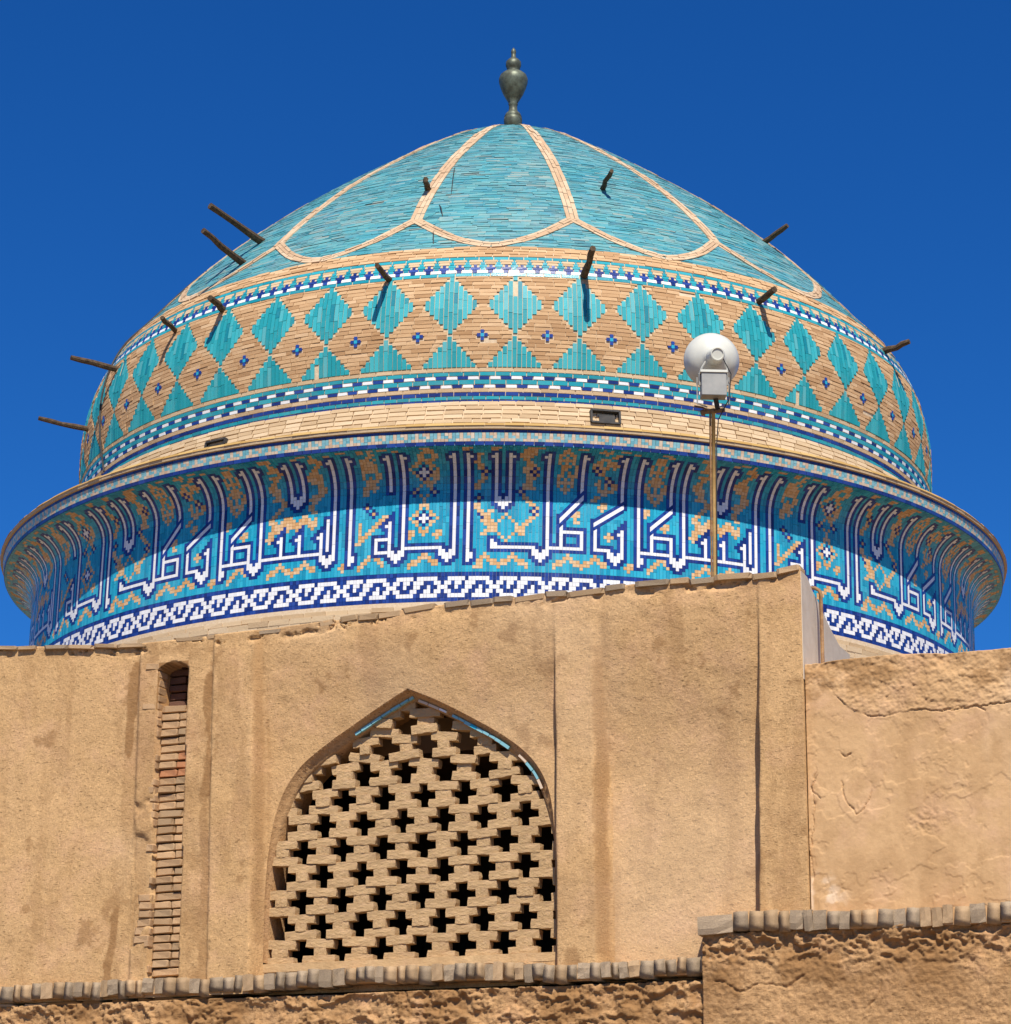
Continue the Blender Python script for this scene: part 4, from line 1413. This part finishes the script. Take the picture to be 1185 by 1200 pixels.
# front wall of the room with the arch left open
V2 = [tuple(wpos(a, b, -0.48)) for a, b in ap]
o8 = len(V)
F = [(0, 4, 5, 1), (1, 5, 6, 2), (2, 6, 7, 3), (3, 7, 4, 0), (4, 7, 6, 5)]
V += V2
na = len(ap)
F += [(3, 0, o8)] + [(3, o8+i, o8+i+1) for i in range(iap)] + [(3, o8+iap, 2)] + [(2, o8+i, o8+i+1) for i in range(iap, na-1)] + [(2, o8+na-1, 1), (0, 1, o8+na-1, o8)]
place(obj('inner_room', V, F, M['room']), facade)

# coping bricks along the top
flat_mesh = lumps('coping_brick', M['greybrick2'], 5, 0.10, 0.02)
flat_mesh2 = lumps('coping_brick', M['greybrick'], 5, 0.10, 0.02)
u = uLeft0 = float(us[0])+0.02; u372 = wp(365, 730)[0]
k = 0
while u < uend-0.05:
    ln = random.uniform(0.13, 0.34)
    if random.random() < 0.12: u += random.uniform(0.03, 0.12)
    if u+ln > uend: ln = uend-u
    um = u+ln/2
    o = link_mesh('coping_brick', (flat_mesh if random.random() < 0.6 else flat_mesh2)[k % 5])
    slope = float(ftop(um+0.1)-ftop(um-0.1))/0.2
    P = wpos(um, float(ftop(um))-0.014+random.uniform(-0.011, 0.009), -0.105+random.uniform(-0.008, 0.008)-(0.0 if um > u372 else 0.012))
    o.matrix_world = Matrix.Translation(P) @ Matrix.Rotation(WROT, 4, 'Z') @ Matrix.Rotation(-slope+random.uniform(-0.05, 0.05), 4, 'Y') @ Matrix.Diagonal((ln*0.98, 0.22, 0.052 if um > u372 else 0.036, 1))
    place(o, facade)
    u += ln; k += 1

# flue chase bricks
bpy.context.view_layer.update()
chase = empty('flue_chase', tuple(wpos(e_cl(3.0)+0.15, 2.7, -0.15)))
place(chase, facade)
bpy.context.view_layer.update()
chase['label'] = 'narrow upright chase of stacked bricks left open in the plaster'
fl_mesh = lumps('brick', M['flue'], 6, 0.13, 0.025)
fr_mesh = lumps('brick', M['redbrick'], 2, 0.13, 0.025)
shade_mesh = lumps('brick', M['shadebrick'], 2, 0.10, 0.025)
fg_mesh = lumps('brick', M['greybrick2'], 3, 0.13, 0.025)
v = wp(190, 1143)[1]; vt = wp(200, 776)[1]; k = 0
while v < vt:
    deep = v > wp(200, 824)[1]
    x0, x1 = float(e_cl(v))+0.005, float(e_cr(v))-0.004
    cut = x0+(x1-x0)*(random.choice([0.64, 0.66, 0.95, 0.60]))
    for (a, b) in ((x0, cut), (cut, x1)):
        if b-a < 0.035: 
            continue
        mm = random.choice(fl_mesh if random.random() < 0.8 else fg_mesh)
        if abs(k-25) < 2 and random.random() < 0.7: mm = fr_mesh[k % 2]
        if deep: mm = shade_mesh[k % 2]
        o = link_mesh('brick', mm)
        P = wpos((a+b)/2, v+0.033, -0.135-(0.14 if deep else 0)+random.uniform(-0.012, 0.012))
        o.matrix_world = Matrix.Translation(P) @ Matrix.Rotation(WROT+random.uniform(-0.03, 0.03), 4, 'Z') @ Matrix.Rotation(random.uniform(-0.03, 0.03), 4, 'Y') @ Matrix.Diagonal((b-a-0.006, 0.16, 0.060, 1))
        place2(o, chase)
    v += 0.0715; k += 1
# bricks laid bare left of the chase
for (ya, yb, wmin, wmax, skip) in ((785, 860, 0.10, 0.16, 0.1), (862, 1046, 0.03, 0.09, 0.35), (1050, 1105, 0.11, 0.17, 0.0), (1107, 1140, 0.03, 0.08, 0.3)):
    v = wp(175, yb)[1]; ve = wp(175, ya)[1]
    while v < ve:
        if random.random() < skip:
            v += 0.0715; continue
        x1 = float(e_cl(v))+0.006; x0 = x1-random.uniform(wmin, wmax)
        o = link_mesh('brick', random.choice(fl_mesh))
        P = wpos((x0+x1)/2, v+0.033, -0.083+random.uniform(-0.012, 0.012))
        o.matrix_world = Matrix.Translation(P) @ Matrix.Rotation(WROT+random.uniform(-0.06, 0.06), 4, 'Z') @ Matrix.Rotation(random.uniform(-0.05, 0.05), 4, 'Y') @ Matrix.Diagonal((x1-x0, 0.16, 0.062, 1))
        place2(o, chase)
        v += 0.0715

# end buttress, grey plastered, sloping down behind the facade's end
tp = float(ftop(uend))
def back_of(px, py):
    """depth and height of an outline point that lies in the end plane of the facade"""
    lo, hi = -3.0, 0.3
    for _ in range(50):
        mid = (lo+hi)/2
        if wp(px, py, mid)[0] > uend+0.006: hi = mid
        else: lo = mid
    return mid, wp(px, py, mid)[1]
prof = [(0.0, tp-0.03)] + [q for q in (back_of(*p) for p in ((946, 676), (953, 694), (962, 711), (972, 734), (984, 757), (996, 767))) if q[0] < -0.02]
prof = [(min(a_+0.03, 0.0), b_) for a_, b_ in prof] + [(prof[-1][0]-0.05, 4.85), (0.0, 4.85)]
V = [tuple(wpos(uend+0.006, b, a-0.03)) for a, b in prof] + [tuple(wpos(uend-0.30, b, a-0.03)) for a, b in prof]
n = len(prof)
F = [tuple(range(n))[::-1], tuple(range(n, 2*n))] + [(i, (i+1) % n, n+(i+1) % n, n+i) for i in range(n)]
place(obj('end_buttress', V, F, M['gypsum']), facade)

# ---- roof behind the facade and the block that carries the drum
V = [tuple(wpos(a, 4.9, b)) for a, b in ((-9, -0.6), (9, -0.6), (9, -20), (-9, -20))]
V += [(x, y, z-0.3) for x, y, z in V]
rf = obj('roof', V, [(0, 1, 2, 3), (0, 4, 5, 1), (1, 5, 6, 2), (2, 6, 7, 3), (3, 7, 4, 0)], M['roof'])
prop(rf, kind='structure')
pl = obj('dome_plinth', *lathe_geo([(6.5, 3.2), (6.5, 5.9), (6.2, 6.02), (5.5, 6.05)], 8), M['mud_smooth'], dome)

# ---- ledges of bricks on edge
def ledge(name, label, top_px, brick_h, w_out, uA, uB, parent, seed, first_long=False):
    f = polyfun(top_px)
    r = random.Random(seed)
    root = empty(name, tuple(wpos(uA, float(f(uA))-0.15, 0)))
    place(root, parent)
    bpy.context.view_layer.update()
    if label: root['label'] = label
    ms = [mesh('brick', *plaster_lump(seed*50+q, 2, 1, 3, 0.05, 0.03), M['greybrick'], smooth=(q % 2 == 0)) for q in range(7)]; ms2 = [mesh('brick', *plaster_lump(seed*70+q, 2, 1, 3, 0.05, 0.03), M['greybrick2'], smooth=(q % 2 == 0)) for q in range(5)]
    u = uA; k = 0
    while u < uB:
        wd = r.uniform(0.07, 0.125)
        if first_long and k == 0: wd = 0.30
        o = link_mesh('brick', r.choice(ms if r.random() < 0.62 else ms2))
        h = brick_h*r.uniform(0.84, 1.06)
        P = wpos(u+wd/2, float(f(u+wd/2))-h/2+r.uniform(-0.012, 0.008), w_out-0.12+r.uniform(-0.02, 0.012))
        o.matrix_world = Matrix.Translation(P) @ Matrix.Rotation(WROT+r.uniform(-0.04, 0.04), 4, 'Z') @ Matrix.Rotation(r.uniform(-0.09, 0.09), 4, 'Y') @ Matrix.Diagonal((wd*0.96, 0.24, h, 1))
        place2(o, root)
        u += wd; k += 1
    # mortar bed the bricks sit in
    uu = np.linspace(uA+0.01, uB, 60)
    V = []
    for (dv, dw) in ((-0.014, w_out-0.034), (-brick_h+0.014, w_out-0.034), (-brick_h+0.012, -0.2), (-0.012, -0.2)):
        V += list(wpos(uu, f(uu)+dv, np.full(60, dw)))
    F = []
    for q in range(4):
        for i in range(59):
            F.append((q*60+i, q*60+i+1, ((q+1) % 4)*60+i+1, ((q+1) % 4)*60+i))
    F += [(0, 60, 120, 180)]
    o = obj('mortar_bed', V, F, M['mud_smooth'])
    place2(o, root)
    return root
u820 = wp(820, 1110, 0.13)[0]
uLeft = float(us[0]); 
# ---- lower walls: rough mud
uR = wp(1185, 950)[0]+1.5
low = empty('lower_mud_plinth', tuple(wpos(-1, -Z0, 0)))
prop(low, 'rough eroded mud wall under the brick ledge of the lattice window', 'wall')
lowr = empty('projecting_mud_plinth', tuple(wpos(4, -Z0, 0.1)))
prop(lowr, 'rough cracked mud wall that juts forward under the shorter, higher brick ledge', 'wall')
def low_top(u): return np.full_like(u, 2.50)
def low_w(U, Vv):
    d = 2.5-Vv
    e = fbm(U, Vv*1.6, 2.2, 5, 0.55, seed=5)
    er = sstep(0.45, 0.02, d)
    rid = 1-np.abs(fbm(U, Vv*1.4, 4.5, 5, 0.6, seed=17))
    w_ = 0.005 + 0.03*e - 0.02*er + 0.05*np.maximum(0, rid-0.72)*3 + 0.04*er*np.maximum(0, fbm(U, Vv, 4.5, 4, 0.6, seed=15)) + 0.012*fbm(U, Vv, 16, 4, 0.65, seed=25) + 0.007*fbm(U, Vv, 40, 2, 0.8, seed=26)
    ub, vb_ = wp(205, 1190)
    w_ = w_ + 0.07*np.exp(-((U-ub)/0.28)**2)*sstep(0.0, 0.2, d+0.1)
    return w_
def lowr_w(U, Vv):
    d = 2.86-Vv
    er = sstep(0.42, 0.05, d)
    e = fbm(U, Vv*1.5, 2.5, 5, 0.55, seed=105)
    rid = 1-np.abs(fbm(U, Vv*1.4, 5.0, 4, 0.6, seed=115))
    w_ = 0.075 + 0.02*e + 0.008*fbm(U, Vv, 18, 4, 0.65, seed=125) + 0.007*fbm(U, Vv, 40, 2, 0.8, seed=126)
    w_ = w_ + er*(-0.03 + 0.06*np.maximum(0, rid-0.72)*3) + 0.02*sstep(0.1, 0.5, fbm(U, Vv, 7, 3, 0.5, seed=135))*er
    for pts in ([(1030, 1150), (1026, 1172), (1018, 1182)], [(835, 1150), (855, 1155), (880, 1158), (925, 1150), (940, 1146)]):
        q = [wp(*p, 0.08) for p in pts]
        dd = seg_dist(U+0.07*fbm(U, Vv, 5, 4, 0.6, seed=152), Vv+0.07*fbm(U, Vv, 5, 4, 0.6, seed=153), q)
        w_ = w_ - 0.018*np.exp(-(dd/0.007)**2)
    return w_
def low_stain(U, Vv):
    n = 0.5+0.5*fbm(U, Vv, 3, 4, 0.6, seed=171)
    d = 2.86-Vv
    s = sstep(0.35, 0.65, n)*np.exp(-((d-0.30)/0.25)**2) + 0.6*sstep(0.52, 0.66, 0.5+0.5*fbm(U, Vv, 4, 6, 0.65, seed=173))
    return np.clip(s, 0, 1), np.zeros(U.shape)
def rowset(fine_h, tot_h, n1, n2):
    a = np.linspace(0, 1-fine_h/tot_h, n2, endpoint=False); b = np.linspace(1-fine_h/tot_h, 1, n1)
    return np.append(a, b)
us1 = np.arange(uLeft, u820+0.3, 0.010)
o = wall_sheet('mud_face', us1, lambda u: (np.full_like(u, -EYE), low_top(u)), rowset(0.9, 4.1, 90, 20), low_w, M['mud_rough'], None, stain=lambda U, V_: (sstep(0.38, 0.62, 0.5+0.5*fbm(U, V_, 3, 6, 0.65, seed=9)), np.zeros(U.shape)), thick=0.6)
place(o, low)
us2 = np.arange(u820+0.005, uR, 0.009)
o = wall_sheet('mud_face', us2, lambda u: (np.full_like(u, -EYE), np.full_like(u, 2.85)), rowset(1.15, 4.45, 128, 20), lowr_w, M['mud_rough'], None, stain=low_stain, thick=0.6)
place(o, lowr)
bpy.context.view_layer.update()
ledge('brick_ledge', 'long grey ledge of bricks on edge running below the lattice window', [(-200, 1155), (0, 1156), (200, 1146), (250, 1147), (400, 1134), (600, 1128), (650, 1130), (820, 1122)], 0.145, 0.055, uLeft, u820-0.005, low, 3)
ledge('brick_ledge', 'short grey ledge of bricks on edge starting with one long brick', [(820, 1076), (880, 1068), (1000, 1068), (1100, 1064), (1185, 1060), (1300, 1054)], 0.16, 0.135, u820-0.03, uR, lowr, 4, True)

# ---- right wall, lower than the facade
right = empty('side_mud_parapet', tuple(wpos(4.2, -Z0, -0.05)))
prop(right, 'smooth orange mud wall with cracks beside the tall facade, lower at the top', 'wall')
rtop = polyfun([(948, 776), (985, 771), (1050, 765), (1120, 763), (1185, 757), (1400, 742)])
cracks = [[(953, 801), (968, 805), (985, 818), (1005, 832), (1030, 836)], [(1030, 836), (1060, 832), (1110, 828), (1150, 823), (1185, 818)],
          [(955, 905), (950, 925), (958, 935)], [(978, 875), (988, 886), (996, 882)], [(983, 915), (990, 935), (1002, 953), (1012, 945)], [(1012, 945), (1018, 925), (1010, 915)],
          [(985, 1040), (1000, 1040), (1010, 1044)], [(950, 850), (952, 900), (949, 980), (951, 1050)], [(1105, 830), (1135, 822), (1155, 830)]]
def right_w(U, Vv):
    w_ = -0.055 + 0.012*fbm(U, Vv, 1.2, 3, seed=201) + 0.003*fbm(U, Vv, 8, 4, seed=211) + 0.0015*fbm(U, Vv, 30, 3, 0.7, seed=212) + 0.004*sstep(0.08, 0.10, fbm(U, Vv, 2.2, 5, 0.6, seed=213)) - 0.003*sstep(0.22, 0.235, fbm(U, Vv, 3.4, 6, 0.62, seed=214))
    # thicker rough coat above the crack
    q = [wp(*p) for p in cracks[0]+cracks[1][1:]]
    xs = [a for a, _ in q]; ys = [b for _, b in q]
    line = np.interp(U, xs, ys) + 0.05*fbm(U, U*0, 4.5, 5, 0.62, seed=221)
    up = sstep(-0.002, 0.006, Vv-line)
    w_ = w_ - 0.022*np.exp(-((Vv-line)/0.004)**2)*sstep(-0.2, 0.15, fbm(U, Vv, 3.5, 2, seed=222))
    w_ = w_ + up*(0.005 + 0.014*fbm(U, Vv*1.5, 7, 5, 0.65, seed=231) + 0.006*fbm(U, Vv, 38, 2, 0.7, seed=232))
    dt = rtop(U)-Vv
    w_ = w_ - sstep(0.16, 0.02, dt)*np.maximum(0, fbm(U, Vv, 6, 4, 0.6, seed=241))*0.05
    for i, c_ in enumerate(cracks):
        if i < 2: continue
        q = [wp(*p) for p in c_]
        dd = seg_dist(U+0.035*fbm(U, Vv, 9, 4, 0.6, seed=252), Vv+0.035*fbm(U, Vv, 9, 4, 0.6, seed=253), q)
        w_ = w_ - 0.016*np.exp(-(dd/0.0042)**2)*sstep(-0.25, 0.1, fbm(U, Vv, 5, 2, seed=254))
    # one patch of flaked plaster, another of pitted mud
    for (pc, ru, rv, dp) in (((1000, 930), 0.13, 0.20, 0.004), ((1085, 960), 0.20, 0.11, -0.002)):
        cu, cv_ = wp(*pc)
        rr = np.hypot((U-cu)/ru, (Vv-cv_)/rv)+0.3*fbm(U, Vv, 9, 3, seed=261)
        w_ = w_ + dp*sstep(1.0, 0.93, rr) + (0.01*fbm(U, Vv, 30, 3, seed=263)*sstep(1.0, 0.7, rr) if dp < 0 else 0)
    return w_
def right_stain(U, Vv):
    n = 0.5+0.5*fbm(U*2.5, Vv*0.7, 1.4, 4, 0.6, seed=271)
    s = 0.3*sstep(0.5, 0.8, n)
    dt = rtop(U)-Vv
    s = np.maximum(s, 0.75*sstep(0.42, 0.2, dt)*sstep(0.42, 0.62, 0.5+0.5*fbm(U, Vv*1.5, 4, 6, 0.65, seed=281)))
    s = np.maximum(s, 0.22*sstep(0.55, 0.66, 0.5+0.5*fbm(U, Vv*0.8, 3, 6, 0.62, seed=283)))
    cu, cv_ = wp(955, 1050)
    l = 0.8*sstep(0.20, 0.05, np.hypot((U-cu)/1.6, (Vv-cv_)*0.8))*sstep(0.45, 0.6, 0.5+0.5*fbm(U, Vv, 9, 3, seed=291))
    l = np.maximum(l, 0.35*sstep(0.55, 0.8, 0.5+0.5*fbm(U*1.5, Vv*0.5, 1.2, 4, seed=295)))
    return s, l
us3 = np.arange(uend+0.008, uR, 0.007)
o = wall_sheet('plaster_face', us3, lambda u: (np.full_like(u, 2.7), rtop(u)), np.linspace(0, 1, 320), right_w, M['mud_smooth'], None, stain=right_stain, thick=0.7)
place(o, right)

# ---- small rusty pipe by the end buttress
wq = -0.2
for _ in range(40):                                  # set back until it stands 6 cm clear of the buttress
    wq -= (wp(963, 730, wq)[0]-(uend+0.06))/0.3*0.5
wq = float(np.clip(wq, -1.2, -0.1))
vt_ = wp(963, 690, wq)[1]
uP = wp(963, 730, wq)[0]
pts = [tuple(wpos(uP, 4.6, wq)), tuple(wpos(uP, vt_-0.05, wq)), tuple(wpos(uP-0.012, vt_-0.012, wq)), tuple(wpos(uP-0.05, vt_+0.012, wq)), tuple(wpos(uP-0.10, vt_+0.018, wq)), tuple(wpos(uP-0.16, vt_+0.018, wq))]
V, F = tube_geo(pts, 0.016, 10)
base = Vector(pts[0])
pp = obj('rusty_pipe', [Vector(v)-base for v in V], F, M['rust'], None, tuple(base), smooth=True)
prop(pp, 'bent rusty vent pipe beside the grey plastered end of the facade', 'pipe')

# ---- loudspeaker on its pole, standing on the roof behind the facade's edge
WS = -0.45
uS, vS0 = wp(838, 668, WS)
vArm = wp(838, 480, WS)[1]
uTop = wp(836, 482, WS)[0]
sp = empty('loudspeaker_pole', tuple(wpos(uS, 4.9, WS)))
prop(sp, 'slim ochre and rusty pole standing on the facade roof under the loudspeaker', 'pole')
bpy.context.view_layer.update()
pole_pts = [tuple(wpos(uS+(uTop-uS)*(v_-vS0)/(vArm-vS0), v_, WS)) for v_ in (4.9, 5.4, 6.0, 6.6, vArm-0.03)]
place2(obj('pipe', *tube_geo(pole_pts, 0.017, 12), M['yellowpipe'], smooth=True), sp)
pole2 = [tuple(np.array(p) + WT*-0.026 + WN*0.006) for p in pole_pts[:-1]] + [tuple(np.array(pole_pts[-1])+WT*-0.026+WN*0.006+np.array([0, 0, 0.02])), tuple(np.array(pole_pts[-1])+WT*-0.09+WN*0.02+np.array([0, 0, 0.055])), tuple(np.array(pole_pts[-1])+WT*-0.16+WN*0.02+np.array([0, 0, 0.075]))]
place2(obj('cable_pipe', *tube_geo(pole2, 0.009, 8), M['rust'], smooth=True), sp)
ua, va_ = uTop, vArm
arm = [tuple(wpos(ua-0.11, va_-0.01, WS)), tuple(wpos(ua+0.10, va_-0.015, WS))]
place2(obj('cross_arm', *tube_geo(arm, 0.02, 10), M['rust'], smooth=True), sp)
for du in (-0.09, 0.0):
    place2(obj('clamp', *tube_geo([tuple(wpos(ua+du-0.012, va_-0.015, WS)), tuple(wpos(ua+du+0.012, va_-0.015, WS))], 0.028, 10), M['rust']), sp)
# horn: seen from behind, the bell opens away from the camera
hu, hv = wp(837, 419, WS)
hc = np.array(wpos(hu, hv, WS))
back = np.array([0.06, -1.0, -0.20]); back /= np.linalg.norm(back)           # points from the bell to the driver, towards the viewer
hs = empty('horn_loudspeaker', tuple(wpos(ua+0.03, va_+0.02, WS)))
prop(hs, 'round white horn loudspeaker with a grey box on top of the slim pole', 'loudspeaker')
bpy.context.view_layer.update()
R_ = 0.232
bell = [(R_-0.012, -0.17), (R_+0.006, -0.172), (R_+0.010, -0.160), (R_, -0.140), (R_*0.985, -0.13), (R_*0.93, -0.085), (R_*0.82, -0.045), (R_*0.66, -0.015), (R_*0.48, 0.008), (R_*0.36, 0.03), (0.075, 0.05),
        (0.072, 0.05), (R_*0.34, 0.02), (R_*0.46, -0.002), (R_*0.64, -0.025), (R_*0.80, -0.055), (R_*0.91, -0.095), (R_*0.965, -0.135), (R_-0.012, -0.169)]
V, F = lathe_geo(bell, 48, tuple(back), tuple(hc))
F = F[:-2]
place2(obj('bell', V, F, M['horn'], smooth=True), hs)
drv = [(0.02, -0.02), (0.078, -0.02), (0.078, 0.05), (0.074, 0.10), (0.066, 0.125), (0.064, 0.20), (0.058, 0.212), (0.05, 0.214), (0.046, 0.205), (0.001, 0.205)]
V, F = lathe_geo(drv, 28, tuple(back), tuple(hc+np.array([0.0, 0, -0.004])))
place2(obj('driver', V, F, M['horn'], smooth=False), hs)
# box and bracket
bu, bv = wp(840, 457, WS)
bc = np.array(wpos(bu, bv, WS+0.10))
def rotbox(name, c, size, mat, rz=0.0, rx=0.0, bev=0.012):
    V, F = lump(len(name)*7, 0.04, 0.0)
    o = obj(name, [(v[0]*size[0], v[1]*size[1], v[2]*size[2]) for v in V], F, mat)
    o.matrix_world = Matrix.Translation(c) @ Matrix.Rotation(rz, 4, 'Z') @ Matrix.Rotation(rx, 4, 'X')
    bpy.context.view_layer.update()
    return place2(o, hs)
rotbox('junction_box', bc, (0.215, 0.13, 0.205), M['greymetal'], 0.04)
rotbox('box_lid', bc+np.array([0.0, 0.0, 0.112]), (0.235, 0.15, 0.022), M['horn'], 0.04)
for sg in (-1, 1):
    p1 = bc+np.array([sg*0.118, -0.02, 0.10]); p2 = hc+back*0.07+np.array([sg*0.085, 0.0, -0.05])
    V, F = tube_geo([tuple(p1+np.array([0, 0, -0.10])), tuple(p1), tuple((p1+p2)/2+np.array([sg*0.006, 0, 0])), tuple(p2)], 0.009, 6)
    place2(obj('bracket', V, F, M['greymetal']), hs)
    V, F = tube_geo([tuple(bc+np.array([sg*0.135, 0.03, 0.09])), tuple(bc+np.array([sg*0.135, 0.03, -0.15])), tuple(bc+np.array([sg*0.05, 0.05, -0.17]))], 0.007, 6)
    place2(obj('stay', V, F, M['greymetal']), hs)
place2(obj('foot', *tube_geo([tuple(bc+np.array([0.02, 0.03, -0.10])), tuple(wpos(ua+0.04, va_, WS))], 0.022, 10), M['black']), hs)
cb = [tuple(hc+back*0.16+np.array([0.05, 0, -0.03])), tuple(bc+np.array([0.15, -0.03, 0.10])), tuple(bc+np.array([0.13, -0.02, -0.12])), tuple(wpos(ua+0.05, va_-0.10, WS+0.02)), tuple(wpos(ua+0.028, va_-0.35, WS+0.02)), tuple(wpos(uS+0.024, 5.9, WS+0.02)), tuple(wpos(uS+0.03, 5.0, WS+0.02))]
place2(obj('cable', *tube_geo(cb, 0.005, 6), M['black']), hs)
print('objects', len(bpy.data.objects), 'tris ~', sum(len(o.data.polygons)*2 for o in bpy.data.objects if o.type == 'MESH'))
